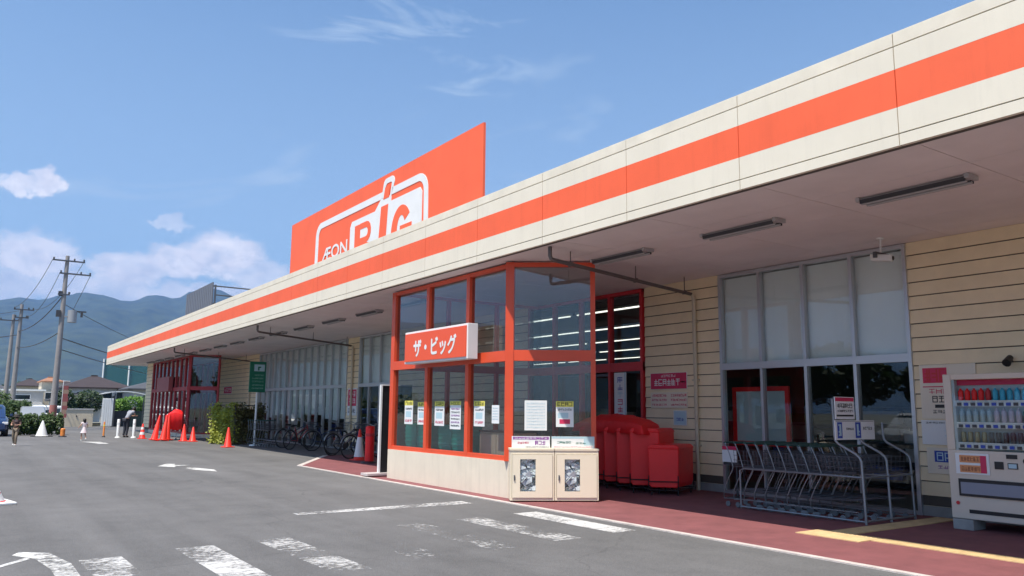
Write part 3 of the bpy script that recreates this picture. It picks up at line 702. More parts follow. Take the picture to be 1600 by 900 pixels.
flat_sign('poster', 'yellow and white poster on the slanted porch pane, right of the plain sheet', 'poster', onface(.76, 1.16), .29, .42, [('r', 0, 1, .78, 1, 'yel'), ('g', .06, .94, .81, .97, 'ink', 4), ('g', .1, .9, .64, .72, 'ink', 8), ('r', .1, .7, .35, .55, 'lblue'), ('r', .2, .8, .12, .3, mat('brown_ink', (.4, .2, .15), .6) and 'pink')], th=.002, group='posters stuck to the porch glass')
# wall signs
flat_sign('wall_sign', 'pink red sign with white lettering and arrow on the siding beside the red bins', 'sign', wallframe(XW-.04, 11.66, 1.86), .98, .32,
    [('r', .01, .99, .02, .98, 'pink'), ('g', .3, .7, .74, .88, 'paper', 6), ('g', .10, .82, .22, .62, 'paper', 6), ('r', .84, .95, .38, .46, 'paper')])
flat_sign('wall_sign', 'white notice with dark red lines of text under the pink red sign', 'sign', wallframe(XW-.04, 11.66, 1.50), .98, .30,
    [('g', .04, .45, .72, .88, 'pink', 8), ('g', .04, .45, .44, .58, 'pink', 9), ('g', .04, .45, .14, .26, 'pink', 9), ('g', .56, .98, .72, .88, 'pink', 8), ('g', .56, .98, .44, .58, 'pink', 9), ('g', .56, .98, .14, .26, 'pink', 8)], base='cream')
flat_sign('wall_sign', 'small pale blue grey notice lowest on the siding beside the red bins', 'sign', wallframe(XW-.04, 11.05, 1.17), .34, .28,
    [('r', .05, .95, .05, .95, mat('grey_blue_ink', (.25, .33, .40), .6) and 'lblue'), ('g', .2, .8, .3, .5, 'blue', 3)])
flat_sign('hanging_banner', 'narrow white banner with blue and red lettering by the sliding doors', 'banner', wallframe(XW-.15, 12.62, 1.06), .36, 1.16,
    [('g', .25, .75, .82-.13*i, .92-.13*i, 'blue' if i in (0, 1, 5, 6) else ('pink' if i in (3, 4) else 'lblue'), 1) for i in range(7)] + [('r', .88, .97, 0, 1, 'lblue')], base='paper')
flat_sign('wall_sign', 'cream notice with big red characters and black text left of the vending machine', 'sign', wallframe(XW-.04, 6.18, 1.36), .78, .76,
    [('r', .06, .50, .66, .94, 'pink'), ('g', .08, .48, .68, .92, 'deep_red', 3), ('r', .05, .95, .58, .60, 'pink'), ('g', .15, .9, .46, .55, 'pink', 6), ('g', .2, .9, .30, .42, 'ink', 6), ('r', .25, .95, .20, .26, 'ink'), ('g', .2, .9, .10, .16, 'ink', 8)], base='cream')
flat_sign('wall_sign', 'white grey notice panel left of the vending machine below the red notice', 'sign', wallframe(XW-.04, 6.20, 1.00), .80, .34,
    [('g', .08, .9, .86, .93, 'ink', 14), ('g', .40, .9, .55, .62, 'lblue', 9), ('g', .40, .9, .35, .42, 'lblue', 9)], base='paper')
flat_sign('wall_sign', 'small notice with dark blue block left of the vending machine, lowest of the three', 'sign', wallframe(XW-.04, 6.15, .60), .72, .36,
    [('r', .15, .98, .45, .88, 'blue'), ('g', .18, .95, .5, .82, 'lblue', 5), ('g', .2, .9, .2, .32, 'purple', 7)], base='cream')
# red framed board standing inside the right window
t = thing('display_board', 'blank grey board in a red frame just inside the right window', 'board', (11.75, 9.27, .9))
mb = MB(); mb.box(11.75, 11.77, 8.76, 9.82, .92, 1.80); mb.build('board_face', mat('board_grey', (.62, .70, .70), .5), t, world=True)
mb = MB()
for a in ((8.68, 9.90, 1.80, 1.88), (8.68, 9.90, .84, .92), (8.68, 8.76, .92, 1.80), (9.82, 9.90, .92, 1.80)): mb.box(11.735, 11.78, *a)
mb.build('frame', 'red', t, world=True)
mb = MB(); mb.box(11.78, 11.82, 8.8, 8.86, 0, .9); mb.box(11.78, 11.82, 9.7, 9.76, 0, .9); mb.build('leg', 'dsteel', t, world=True)
# goods inside: shelves
for k in range(6):
    x = 15.2+k*3.6
    t = thing('shop_shelving', 'long dark gondola shelf inside the shop, number of row counted from the windows: %s' % ('first','second','third','fourth','fifth','sixth')[k], 'shelving', (x, 20, 0), 0, 'gondola shelves inside the shop')
    mb = MB(); mb.box(x-.04, x+.04, -6, 46, 0, 1.75); 
    for z in (.15, .5, .85, 1.2, 1.55): mb.box(x-.45, x-.04, -6, 46, z, z+.03); mb.box(x+.04, x+.45, -6, 46, z, z+.03)
    mb.build('shelf', 'dsteel', t, world=True)
    mb = MB(); y = -6
    cols = ['int_wall', 'soffit', 'leaf_d', 'int_floor', 'walk', 'blue']
    while y < 45:
        w = random.uniform(.3, 1.1)
        for z in (.18, .53, .88, 1.23): mb.box(x-.42, x-.06, y, y+w*.92, z, z+random.uniform(.16, .28), random.choice((0, 0, 0, 1, 2, 3, 4, 5)))
        y += w
    mb.build('goods', cols, t, world=True)

# ================================================================ RECYCLING CABINETS
CA = Vector((7.23, 10.55, 0)); CB = Vector((8.45, 9.85, 0)); CU = (CB-CA).normalized(); CL = (CB-CA).length
CN = Vector((CU.y, -CU.x, 0))
M['bag'] = mat('crumpled_plastic', (.80, .78, .84), .35, col2=(.92, .91, .94), vscale=18)
def cabinet(label, dlabel):
    t = thing('recycling_cabinet', label, 'cabinet', (0, 0, 0), 0, 'beige collection cabinets at the porch corner')
    w = CL/2-.006; h = .80; d = .33
    mb = MB(); F = (Vector((0, 0, 0)), X_, Z_, -Y_)
    mb.box(0, w, .0, .02, .03, .07); mb.box(0, w, 0, .02, h-.06, h); mb.box(0, .025, 0, .02, .07, h-.06); mb.box(w-.025, w, 0, .02, .07, h-.06)
    mb.box(0, .015, .02, d, .03, h); mb.box(w-.015, w, .02, d, .03, h); mb.box(.015, w-.015, d-.015, d, .03, h); mb.box(.015, w-.015, .02, d-.015, h-.02, h-.001); mb.box(.015, w-.015, .02, d-.015, .03, .05)
    mb.box(-.01, w+.008, -.012, d+.01, h, h+.03)
    mb.build('body', mat('beige_steel', (.80, .70, .53), .45, var=.05, vscale=3), t)
    mb = MB(); a, b, c, e = .155, .40, .17, .665
    for q in ((.03, a, .075, h-.065), (b, w-.03, .075, h-.065), (a, b, .075, c), (a, b, e, h-.065)): mb.box(q[0], q[1], -.014, -.001, q[2], q[3])
    dr = mb.build('door', M['vend'] if False else mat('beige_door', (.84, .74, .57), .4), t)
    g = MB(); g.box(a-.005, b+.005, -.004, -.002, c-.005, e+.005); g.build('door_window', 'glass', dr)
    g = MB(); g.box(.055, .075, -.030, -.014, .34, .42); g.build('handle', 'dsteel', dr)
    mb = MB()
    for i in range(170):
        cx, cy, cz = random.uniform(.12, w-.1), random.uniform(.04, .15), random.uniform(.12, .70); 
        u = Vector((random.uniform(-1,1), random.uniform(-1,1), random.uniform(-1,1))).normalized(); v = u.orthogonal().normalized(); s = random.uniform(.04, .09); q = Vector((cx, cy, cz)); n = u.cross(v)
        P = [q+u*s+v*s*.8, q-u*s+v*s, q-u*s-v*s*.7, q+u*s*.8-v*s, q+n*s*.4]; P = [Vector((min(max(z.x, .03), w-.03), max(z.y, .012), max(z.z, .06))) for z in P]
        mb.add(P, [(0, 1, 4), (1, 2, 4), (2, 3, 4), (3, 0, 4)], random.choice((0, 0, 1, 0, 2)))
    o = mb.build('tray_heap', ['bag', 'paper', 'lblue'], t, recalc=False); o['kind'] = 'stuff'
    mb = MB(); 
    for q in ((.05, .04), (w-.05, .04), (.05, d-.05), (w-.05, d-.05)): mb.cyl((q[0], q[1], 0), (q[0], q[1], .03), .018, 8)
    mb.build('foot', 'black', t)
    return t
ang = math.atan2(CU.y, CU.x)
c0 = cabinet('left beige recycling cabinet with a window full of plastic trays, at the porch corner', None); place(c0, CA, ang)
c1 = copy_tree(c0); place(c1, CA+CU*(CL/2+.003), ang, 'right beige recycling cabinet with a window full of plastic trays, beside the red bins')
h0 = .832
def head(u0, u1, label, des):
    fr = (CA+CU*u0+Z_*h0-CN*.10, CU, Z_, CN)
    t = flat_sign('cabinet_header_sign', label, 'sign', fr, u1-u0, .185, des, th=.03)
head(.03, .64, 'white header board with purple lettering standing on the left recycling cabinet', [('r', .03, .97, .72, .95, 'purple'), ('g', .06, .94, .75, .92, 'paper', 9), ('g', .15, .45, .36, .52, 'pink', 5), ('g', .6, .88, .28, .62, 'purple', 3), ('r', .62, .64, .26, .64, 'purple'), ('g', .35, .97, .06, .14, 'ink', 16)])
head(.67, 1.36, 'white header board with pale green blue pattern standing on the right recycling cabinet', [('r', .0, 1, .82, 1, 'lblue'), ('g', .12, .45, .42, .58, 'green', 5), ('g', .56, .8, .34, .5, 'green', 3), ('r', .75, 1, .25, .8, 'lblue'), ('g', .05, .95, .08, .15, 'pink', 18)])

# teal shopping baskets stacked inside the porch, and wooden-look cupboards
def basket(label):
    t = thing('shopping_basket', label, 'basket', (0, 0, 0), 0, 'teal baskets stacked inside the porch')
    mb = MB(); h = .22; a, b, A, B = .15, .20, .185, .25
    for (p0, p1, q0, q1) in (((-a, -b), (a, -b), (-A, -B), (A, -B)), ((a, -b), (a, b), (A, -B), (A, B)), ((a, b), (-a, b), (A, B), (-A, B)), ((-a, b), (-a, -b), (-A, B), (-A, -B))):
        P0, P1, Q0, Q1 = [Vector((*q, z)) for q, z in ((p0, 0), (p1, 0), (q0, h), (q1, h))]
        n = 7
        for i in range(n+1):
            k = i/n; mb.cyl(P0.lerp(P1, k), Q0.lerp(Q1, k), .006, 4)
        for k in (.0, .3, .6, .82, 1): mb.cyl(P0.lerp(Q0, k), P1.lerp(Q1, k), .008 if k < .9 else .014, 4)
        mb.add([P0.lerp(Q0, .30), P1.lerp(Q1, .30), P1.lerp(Q1, .98), P0.lerp(Q0, .98)], [(0, 1, 2, 3)])
    mb.box(-a, a, -b, b, 0, .006); mb.build('basket_body', 'teal', t, recalc=False)
    mb = MB(); mb.tube([(-A, 0, h), (-A*.7, .04, h+.02), (A*.7, .04, h+.02), (A, 0, h)], .007, 5); mb.build('handle', 'black', t)
    return t
bk = basket('teal basket on the bottom of the leftmost stack behind the porch glass'); first = True
ordn = ['bottom', 'second', 'third', 'fourth', 'topmost']
for j, y in enumerate((15.05, 14.52, 13.63, 13.10)):
    for k in range(5):
        b = bk if first else copy_tree(bk); first = False
        place(b, (7.98, y, .012+.55+.085*k), rad(90*0)+random.uniform(-.03, .03), 'teal basket, %s in the %s stack from the left behind the porch glass' % (ordn[k], ('first', 'second', 'third', 'fourth')[j]))
t = thing('basket_table', 'low grey table under the teal basket stacks inside the porch', 'table', (7.98, 14.1, 0))
mb = MB(); mb.box(7.72, 8.22, 12.75, 15.35, .52, .555); mb.build('table_top', 'dsteel', t, world=True)
for x in (7.76, 8.16):
    for y in (12.8, 15.3): mb = MB(); mb.box(x, x+.03, y-.015, y+.015, 0, .52); mb.build('leg', 'dsteel', t, world=True)
t = thing('low_cupboard', 'pale beige two door cupboard inside the porch beside the corner post', 'cupboard', (7.9, 11.7, 0))
mb = MB(); mb.box(7.80, 8.25, 11.25, 12.35, .05, 1.04); mb.build('body', mat('pale_wood', (.52, .42, .30), .6, var=.1), t, world=True)
for y in (11.27, 11.81): mb = MB(); mb.box(7.78, 7.797, y, y+.52, .08, 1.0); mb.build('door', mat('pale_wood_door', (.56, .46, .34), .6, var=.08), t, world=True)
mb = MB(); mb.box(7.78, 8.27, 11.23, 12.37, 1.041, 1.07); mb.build('top', mat('dark_top', (.06, .05, .05), .5), t, world=True)

# ================================================================ RED BINS AND COVER
BU = Vector((.32, -.30, 0)).normalized(); BD = Vector((.90, .42, 0)).normalized()
def red_bin(label, h, w=.50, d=.80):
    t = thing('red_bin', label, 'bin', (0, 0, 0), 0, 'red bins on wheeled frames by the entrance')
    fr = (Vector((0, 0, 0)), BU, Z_, BD)
    mb = MB(); pts = [(.03, .14), (w-.03, .14), (w, .22), (w+.01, h-.04), (w-.03, h), (.03, h), (-.01, h-.04), (0, .22)]
    mb.poly(fr, pts, 0, d); mb.obox(fr, -.018, w+.018, h-.075, h-.045, -.014, d+.014); mb.build('bin_body', 'red', t, bevel=.03)
    mb = MB()
    for u in (.0, w):
        mb.cyl(fr[0]+BU*u+BD*(-.02)+Z_*.10, fr[0]+BU*u+BD*(d+.02)+Z_*.10, .012, 6)
        for e in (-.02, d+.02): mb.cyl(fr[0]+BU*u+BD*e+Z_*.09, fr[0]+BU*u+BD*e+Z_*.34, .010, 6)
    for e, z in ((-.024, .10), (-.024, .24), (d+.024, .10), (d+.024, .24)): mb.cyl(fr[0]+BD*e+Z_*z, fr[0]+BU*w+BD*e+Z_*z, .010, 6)
    mb.build('wheeled_frame', 'black', t)
    for u in (.03, w-.03):
        for e in (.05, d-.05):
            mb = MB(); c = BU*u+BD*e+Z_*.045; mb.cyl(c-BU*.012, c+BU*.012, .045, 14); mb.build('wheel', 'rubber', t, smooth=True)
    return t
names = ['shorter red bin at the right end of the row beside the siding wall', 'tall red bin second from the right end of the row', 'tall red bin in the middle of the row, third from the right',
         'tall red bin fourth from the right end of the row', 'tall red bin fifth from the right, almost hidden by the cabinet', 'tall red bin furthest behind the cabinet']
r0 = red_bin(names[0], .86); place(r0, (9.88, 10.2, 0))
r1 = red_bin(names[1], 1.13)
for k in range(1, 6):
    r = r1 if k == 1 else copy_tree(r1); place(r, (9.84+.05*k, 10.26+.41*k, 0), 0, names[k])
# cloth cover heaped over the tall bins
def cover(name, label, fr, L, D, zedge, ztop, seed, cat='cover', nx=26, ny=14, mm='tarp', drop=.1, prof=None, fs=1.0):
    rnd = random.Random(seed); O, U, Wd = fr; P = []; F = []
    for i in range(nx+1):
        for j in range(ny+1):
            a = i/nx; b = j/ny
            dome = (math.sin(math.pi*min(1, max(0, a*.94+.05)))**.45)*(math.sin(math.pi*(b*.9+.05))**.6)
            if prof: dome *= prof(a)
            fold = .5*math.sin(a*34*fs+b*3+seed)+.35*math.sin(a*61*fs-b*5)+.3*math.sin(b*22+a*7)
            z = zedge+(ztop-zedge)*dome + .012*fold*(.4+dome)
            if j in (0, ny) or i in (0, nx): z = zedge-drop+.02*fold
            P.append(O+U*(a*L+.008*fold)+Wd*(b*D+.012*fold)+Z_*z)
    for i in range(nx):
        for j in range(ny): a = i*(ny+1)+j; F.append((a, a+1, a+ny+2, a+ny+1))
    mb = MB(); mb.add(P, F); o = mb.build(name, mm, smooth=True)
    s = o.modifiers.new('thick', 'SOLIDIFY'); s.thickness = .006
    tag(o, label, cat); return o
RU = Vector((.06, .41, 0)).normalized()
cover('cloth_cover', 'red cloth cover heaped in a dome over the tall red bins', (Vector((9.86, 10.30, 0)), RU, BD), 2.5, 1.0, 1.10, 1.37, 3, drop=.07)

# ================================================================ TROLLEYS AND THEIR BAY
def trolley(label, seed=0):
    """seen side-on, pushed towards -Y"""
    t = thing('shopping_trolley', label, 'trolley', (0, 0, 0), 0, 'nested shopping trolleys in the bay')
    w = .24
    for s in (-w, w):
        mb = MB(); mb.tube([(s, .02, .95), (s, -.06, .78), (s, -.12, .60), (s, -.10, .54), (s, .0, .38), (s, .07, .24), (s, .07, .12), (s*.95, -.1, .13), (s*.8, -.62, .13)], .0078, 6); mb.build('side_frame', 'steel', t, smooth=True)
    mb = MB()
    for z, y0, y1, ww in ((.60, -.12, -.60, .22), (.25, .02, -.60, .20)):
        mb.tube([(-ww, y0, z), (-ww*.85, y1, z+.03), (ww*.85, y1, z+.03), (ww, y0, z)], .008, 5)
        for i in range(6): k = -1+2*i/5; mb.cyl((k*ww*.9, y0, z-.003), (k*ww*.8, y1, z+.027), .004, 4)
    mb.build('basket_shelf', 'dsteel', t)
    mb = MB(); mb.cyl((-w-.01, .03, .955), (w+.01, .03, .955), .015, 8); mb.build('handle', mat('green_grey_handle', (.03, .09, .08), .5), t, smooth=True)
    mb = MB()                                                           # wire basket on the top shelf
    z0, z1 = .62, .84
    for i in range(9): y = -.12-.06*i; mb.cyl((-.19, y, z0), (-.22, y, z1), .003, 4); mb.cyl((.19, y, z0), (.22, y, z1), .003, 4)
    for z in (.64, .70, .77, .84): mb.tube([(-.2, -.1, z), (-.2, -.62, z), (.2, -.62, z), (.2, -.1, z)], .004, 4)
    mb.build('wire_basket', 'dsteel', t)
    for s in (-.2, .2):
        for y in (.03, -.58):
            mb = MB(); mb.cyl((s-.010, y, .04), (s+.010, y, .04), .04, 14); mb.build('wheel', M['wheel_grey'], t, smooth=True)
    return t
t0 = trolley('chrome trolley at the open end of the front row of the trolley bay')
cnt = 0; nth = ['last', 'twelfth', 'eleventh', 'tenth', 'ninth', 'eighth', 'seventh', 'sixth', 'fifth', 'fourth', 'third', 'second', 'first']
for lane, x in enumerate((10.02, 10.62)):
    for k in range(9):
        tr = t0 if cnt == 0 else copy_tree(t0); cnt += 1
        place(tr, (x, 8.40-.19*k-(.1 if lane else 0), 0.008), 0, 'chrome trolley, number %s from the porch end in the %s row of the trolley bay' % (['one','two','three','four','five','six','seven','eight','nine','ten','eleven'][k], ('front', 'back')[lane]))
t = thing('trolley_bay', 'chrome rail bay holding nested trolleys, with price boards on bent posts', 'trolley bay', (9.72, 6.1, 0.008))
for i, x in enumerate((9.72, 10.30, 10.88)):
    mb = MB(); top = 1.62 if i == 0 else 1.30
    mb.tube([(x, 6.10, 0), (x, 6.12, .80), (x, 6.14, .85), (x, 6.20, .90), (x, 6.44, 1.02), (x, 6.48, 1.06), (x, 6.49, 1.12), (x, 6.50, top)], .0165, 10); mb.build('post', 'steel', t, world=True, smooth=True)
    mb = MB(); mb.tube([(x, 6.1, .60), (x, 8.02, .60), (x, 8.10, .57), (x, 8.10, .02)], .014, 8); mb.cyl((x, 6.1, .045), (x, 8.1, .045), .014, 8); mb.build('rail', 'steel', t, world=True, smooth=True)
mb = MB(); mb.cyl((9.72, 6.11, .60), (10.88, 6.11, .60), .012, 8); mb.cyl((9.72, 6.1, .05), (10.88, 6.1, .05), .014, 8); mb.build('cross_rail', 'steel', t, world=True, smooth=True)
frs = (Vector((9.70, 6.46, 1.07)), X_, Z_, -Y_)
flat_sign('price_board', 'wide white board with two dark blue blocks fixed to the trolley bay posts', 'sign', frs, .92, .26, [('r', .05, .17, .08, .9, 'blue'), ('g', .07, .15, .2, .8, 'lblue', 1), ('g', .27, .46, .5, .62, 'ink', 5), ('r', .50, .64, .08, .9, 'blue'), ('g', .53, .61, .2, .8, 'lblue', 1), ('g', .70, .93, .5, .66, 'ink', 5), ('r', .02, .98, .94, .96, 'ink')])
frs = (Vector((9.72, 6.46, 1.345)), X_, Z_, -Y_)
flat_sign('notice_board', 'small white notice with a red header above the trolley price board', 'sign', frs, .44, .30, [('r', .02, .98, .80, .97, 'pink'), ('g', .1, .9, .5, .7, 'ink', 6), ('g', .1, .9, .32, .42, 'ink', 9), ('r', .06, .94, .12, .20, 'ink')])
# trolleys parked by the far window
for k in range(7):
    tr = copy_tree(t0); place(tr, (9.55, 31.6-.3*k, .01), rad(0), 'chrome trolley by the far window bay, number %s from the green sign' % ['one','two','three','four','five','six','seven'][k]); tr['group'] = 'trolleys parked by the far window'
# small poster stand and toy-like handle covers at the open end
t = thing('leaflet_rack', 'small dark rack with pink leaflets at the left end of the trolley bay', 'rack', (10.9, 9.15, 0))
mb = MB(); mb.box(10.75, 11.05, 9.0, 9.3, .55, .62); mb.cyl((10.9, 9.15, 0), (10.9, 9.15, .55), .02, 8); mb.box(10.78, 11.02, 9.02, 9.28, 0, .02); mb.build('stand', 'dark', t, world=True)
mb = MB(); mb.box(10.72, 10.74, 9.0, 9.3, .60, .80, 0); mb.box(10.72, 10.74, 9.0, 9.3, .802, .86, 1); mb.build('leaflet', ['paper', 'pink'], t, world=True)

# ================================================================ VENDING MACHINE
t = thing('vending_machine', 'cream drinks vending machine with rows of sample bottles against the siding', 'vending machine', (10.45, 5.38, .12))
VX = 10.45; ya, yb = 5.38, 3.98
fv = wallframe(VX, ya)     # u from the left edge
Wm = ya-yb
mb = MB(); D = .78
mb.obox(fv, 0, Wm, .14, 1.93, -D, -.13)                                   # carcass
mb.obox(fv, 0, Wm, .14, .98, -.129, 0); mb.obox(fv, 0, .10, .98, 1.93, -.129, 0); mb.obox(fv, Wm-.1, Wm, .98, 1.93, -.129, 0); mb.obox(fv, .10, Wm-.1, 1.86, 1.93, -.129, 0)
vb = mb.build('cabinet_body', 'vend', t, world=True, bevel=.01)
mb = MB(); mb.obox(fv, .10, Wm-.10, .98, 1.86, -.128, -.12, 0); mb.obox(fv, .101, .135, .981, 1.859, -.12, -.02, 0)
mb.obox(fv, .135, Wm-.1, 1.79, 1.859, -.12, -.09, 1); mb.build('display_back', ['lblue' if False else mat('pale_backing', (.50, .56, .57), .5), 'pink'], t, world=True)
rows = [(1.60, .15, ['red']*4+['deep_red']+['cyan']*5+['green']*4), (1.33, .17, ['clear']*5+['lilac']*4+['green']*4), (1.08, .13, ['gold']*4+['coffee']*9)]
M['cyan'] = mat('cyan_label', (.06, .42, .60), .35); M['clear'] = mat('clear_bottle', (.35, .45, .48), .15); M['lilac'] = mat('lilac_bottle', (.5, .42, .5), .3); M['gold'] = mat('gold_can', (.30, .24, .12), .3, metal=.3); M['coffee'] = mat('coffee_can', (.06, .045, .04), .3)
for z, h, cols in rows:
    mb = MB(); mb.obox(fv, .135, Wm-.10, z-.018, z-.002, -.12, -.02); mb.build('shelf', 'white', t, world=True)
    for i, cn in enumerate(cols):
        u = .185+i*.083
        if u > Wm-.14: break
        c = fv[0]+fv[1]*u+Z_*z+X_*.07
        mb = MB(); mb.lathe(c, [(.028, 0), (.031, .01), (.031, h*.72), (.026, h*.82), (.013, h*.90), (.014, h)] if h > .14 else [(.026, 0), (.028, .008), (.028, h*.9), (.022, h)], 12)
        mb.build('sample_drink', cn, t, world=True, smooth=True)
    mb = MB()
    for i in range(14):
        u = .16+i*.083
        if u < Wm-.16: mb.obox(fv, u, u+.05, z-.068, z-.03, -.02, -.006, i % 2)
    mb.obox(fv, .135, Wm-.1, z-.075, z-.022, -.03, -.019, 2)
    mb.build('selection_button', ['dark', 'blue', 'white'], t, world=True)
mb = MB(); mb.obox(fv, .101, Wm-.101, .99, 1.855, -.014, -.009); mb.build('display_window', 'glass', t, world=True)
mb = MB(); mb.obox(fv, .10, .50, .69, .945, 0, .014, 0); mb.obox(fv, .15, .47, .83, .92, .0145, .017, 1); mb.obox(fv, .15, .47, .71, .80, .0145, .017, 1); mb.obox(fv, .40, .47, .71, .92, .0175, .019, 2)
glyphs(mb, fv, .17, .39, .85, .90, 6, .018, 3); glyphs(mb, fv, .17, .39, .73, .78, 6, .018, 3)
mb.build('advert_panel', ['paper', mat('orange_ink', (.70, .30, .12), .6), 'pink', mat('brown_print', (.30, .10, .05), .6)], t, world=True)
mb = MB(); mb.obox(fv, .56, .66, .77, .86, .0, .012, 0); mb.obox(fv, .71, .82, .78, .85, 0, .012, 1); mb.obox(fv, .72, .81, .79, .84, .0125, .014, 2); mb.obox(fv, .70, .82, .90, .95, 0, .012, 0); mb.cyl(fv[0]+fv[1]*.92+Z_*.88, fv[0]+fv[1]*.92+Z_*.88-X_*.02, .035, 16, 0)
mb.build('coin_panel', ['black', 'dark', 'lblue'], t, world=True)
mb = MB(); mb.obox(fv, .12, Wm-.1, .42, .63, 0, .02, 0); mb.obox(fv, .15, Wm-.13, .45, .59, .021, .030, 1); mb.build('pickup_flap', ['black', mat('grey_flap', (.24, .26, .32), .25)], t, world=True)
mb = MB(); mb.obox(fv, .22, Wm-.12, .215, .26, 0, .006); mb.build('vent_slot', 'black', t, world=True)
mb = MB(); mb.cyl(fv[0]+fv[1]*.09+Z_*.33, fv[0]+fv[1]*.09+Z_*.33-X_*.012, .022, 14); mb.build('lock', 'deep_red', t, world=True)
for k, y in enumerate((5.22, 4.15)):
    mb = MB(); mb.box(10.42, 10.72, y-.11, y+.14, .008, .135); o = mb.build('concrete_block', 'concrete', bevel=.008)
    tag(o, 'grey concrete block under the %s front foot of the vending machine' % ('left', 'right')[k], 'block', 'blocks under the vending machine')

# ================================================================ MORE THINGS AT THE PORCH
t = thing('banner_stand', 'tall black board with white edge on a pale foot left of the glass porch', 'banner stand', (7.6, 15.95, 0))
mb = MB(); mb.box(7.53, 8.25, 15.92, 15.95, .09, 1.93); mb.build('panel', 'black', t, world=True)
mb = MB(); mb.box(7.49, 7.529, 15.90, 15.97, .08, 1.95); mb.box(7.53, 8.25, 15.90, 15.97, 1.931, 1.955); mb.build('edge_frame', 'white', t, world=True)
mb = MB(); mb.box(7.18, 8.3, 15.80, 16.12, .03, .085); mb.build('foot', mat('pale_foot', (.50, .44, .43), .7), t, world=True, bevel=.008)
mb = MB()
for x in (7.24, 7.9): mb.cyl((x, 15.86, .02), (x, 16.06, .02), .02, 8)
mb.build('caster', 'black', t, world=True)

def cone(label, group, h=.68, bands=1, mm='cone', base=.18, sleeve=None):
    t = thing('traffic_cone', label, 'traffic cone', (0, 0, 0), 0, group)
    mb = MB(); b = base; mb.box(-b, b, -b, b, .0, .035); mb.build('base', mm if sleeve != 'blackbase' else 'black', t, bevel=.01)
    mb = MB(); R = b*.82; prof = [(R*1.0, .035), (R*.9, .05), (.030, h-.01), (.022, h)]; mb.lathe((0, 0, 0), prof, 20); mb.build('cone_body', mm, t, smooth=True)
    def rr(z): return R*.9+(.030-R*.9)*(z-.05)/(h-.06)
    for (za, zb) in {0: [], 1: [(.55, .75)], 2: [(.28, .45), (.62, .78)], 3: [(.12, .75)], 4: [(.09, .30), (.33, .52)]}[bands]:
        mb = MB(); mb.lathe((0, 0, 0), [(rr(za*h)+.004, za*h), (rr(zb*h)+.004, zb*h)], 20); mb.build('band', 'white', t, smooth=True)
    return t
grp = 'traffic cones along the shop front'
cn2 = cone('red traffic cone with white bands by the building corner', grp, bands=2); place(cn2, (6.98, 39.8, 0))
cn0 = cone('plain red traffic cone right of the red covered trolleys', grp, bands=0, h=.72); place(cn0, (8.0, 36.3, 0))
c = copy_tree(cn0); place(c, (8.28, 35.9, 0), 0, 'plain red traffic cone second right of the red covered trolleys'); c.scale = (1, 1, .85)
c = copy_tree(cn2); place(c, (9.0, 34.9, 0), 0, 'red and white banded cone in front of the far porch doors')
c = copy_tree(cn0); place(c, (8.2, 30.2, 0), .3, 'plain red traffic cone left of the green sign post')
cw = cone('large white pyramid cone on a black base near the hedge', 'cones in the car park', h=.75, bands=0, mm='white', base=.34, sleeve='blackbase'); place(cw, (3.35, 44.2, 0), .5)
cx = cone('white cone with red top at the left edge of the car park', 'cones in the car park', h=.50, bands=4, base=.34); place(cx, (.43, 14.2, 0), .2); [ch.data.materials.__setitem__(0, M['white']) for ch in cx.children if ch.name.startswith('base')]
c = cone('red cone with a long white sleeve by the parked bicycles', 'cones by the bicycles', h=.86, bands=3, base=.20); place(c, (9.38, 21.2, 0))
def bollard(label, loc, h, r, mm, cap=None, grp=None):
    t = thing('bollard', label, 'bollard', loc, 0, grp)
    mb = MB(); mb.lathe((0, 0, 0), [(r, 0), (r, h-.03), (r*.7, h)], 16); mb.build('post', mm, t, smooth=True)
    mb = MB(); mb.lathe((0, 0, 0), [(r*1.9, 0), (r*1.8, .03), (r*1.1, .06)], 16); mb.build('foot', 'black' if mm != 'white' else 'white', t, smooth=True)
    mb = MB(); mb.lathe((0, 0, 0), [(r*1.06, h*.72), (r*1.06, h*.80)], 16); mb.build('band', cap or 'white', t, smooth=True)
    return t
bollard('tall round red bollard right of the white sleeved cone', (9.12, 19.95, 0), .98, .12, 'red', 'deep_red')
bollard('white bollard left of the leaning person', (6.22, 41.5, 0), .86, .065, 'white', None, 'white bollards by the building corner')
bollard('white bollard right of the leaning person', (6.85, 41.2, 0), .86, .065, 'white', None, 'white bollards by the building corner')
M['opost'] = mat('orange_post', (.75, .25, .05), .5)
bollard('thin orange marker post in front of the white panel', (5.80, 42.8, 0), .72, .04, 'opost', 'yel', 'orange marker posts')
bollard('short orange marker post in front of the beige wall', (4.15, 43.5, 0), .40, .10, 'opost', 'opost', 'orange marker posts')

# green sign on a white pole
t = thing('parking_sign', 'green information board on a thin white pole beside the walkway', 'sign', (9.4, 31, 0))
mb = MB(); mb.cyl((9.40, 31.0, 0), (9.40, 31.0, 2.1), .04, 12); mb.lathe((9.40, 31.0, 0), [(.2, 0), (.18, .05), (.05, .07)], 16); mb.build('pole', 'white', t, world=True, smooth=True)
mb = MB(); mb.box(9.06, 9.68, 30.93, 30.99, 2.03, 3.2); mb.build('board', 'green', t, world=True)
fg = (Vector((9.06, 30.93, 2.03)), X_, Z_, -Y_)
mb = MB(); mb.obox(fg, .16, .56, .80, 1.06, 0, .004, 0); mb.poly(fg, [(.30, .83), (.30, .98), (.42, .98), (.42, .93), (.36, .93), (.36, .83)], .005, .008, 1)
for z in (.62, .50, .38, .24, .12): glyphs(mb, fg, .10+.08*(z > .6), .54, z, z+.055, 7, .001, 2)
mb.build('print', ['lblue', 'green', mat('pale_green_ink', (.25, .50, .40), .6)], t, world=True)
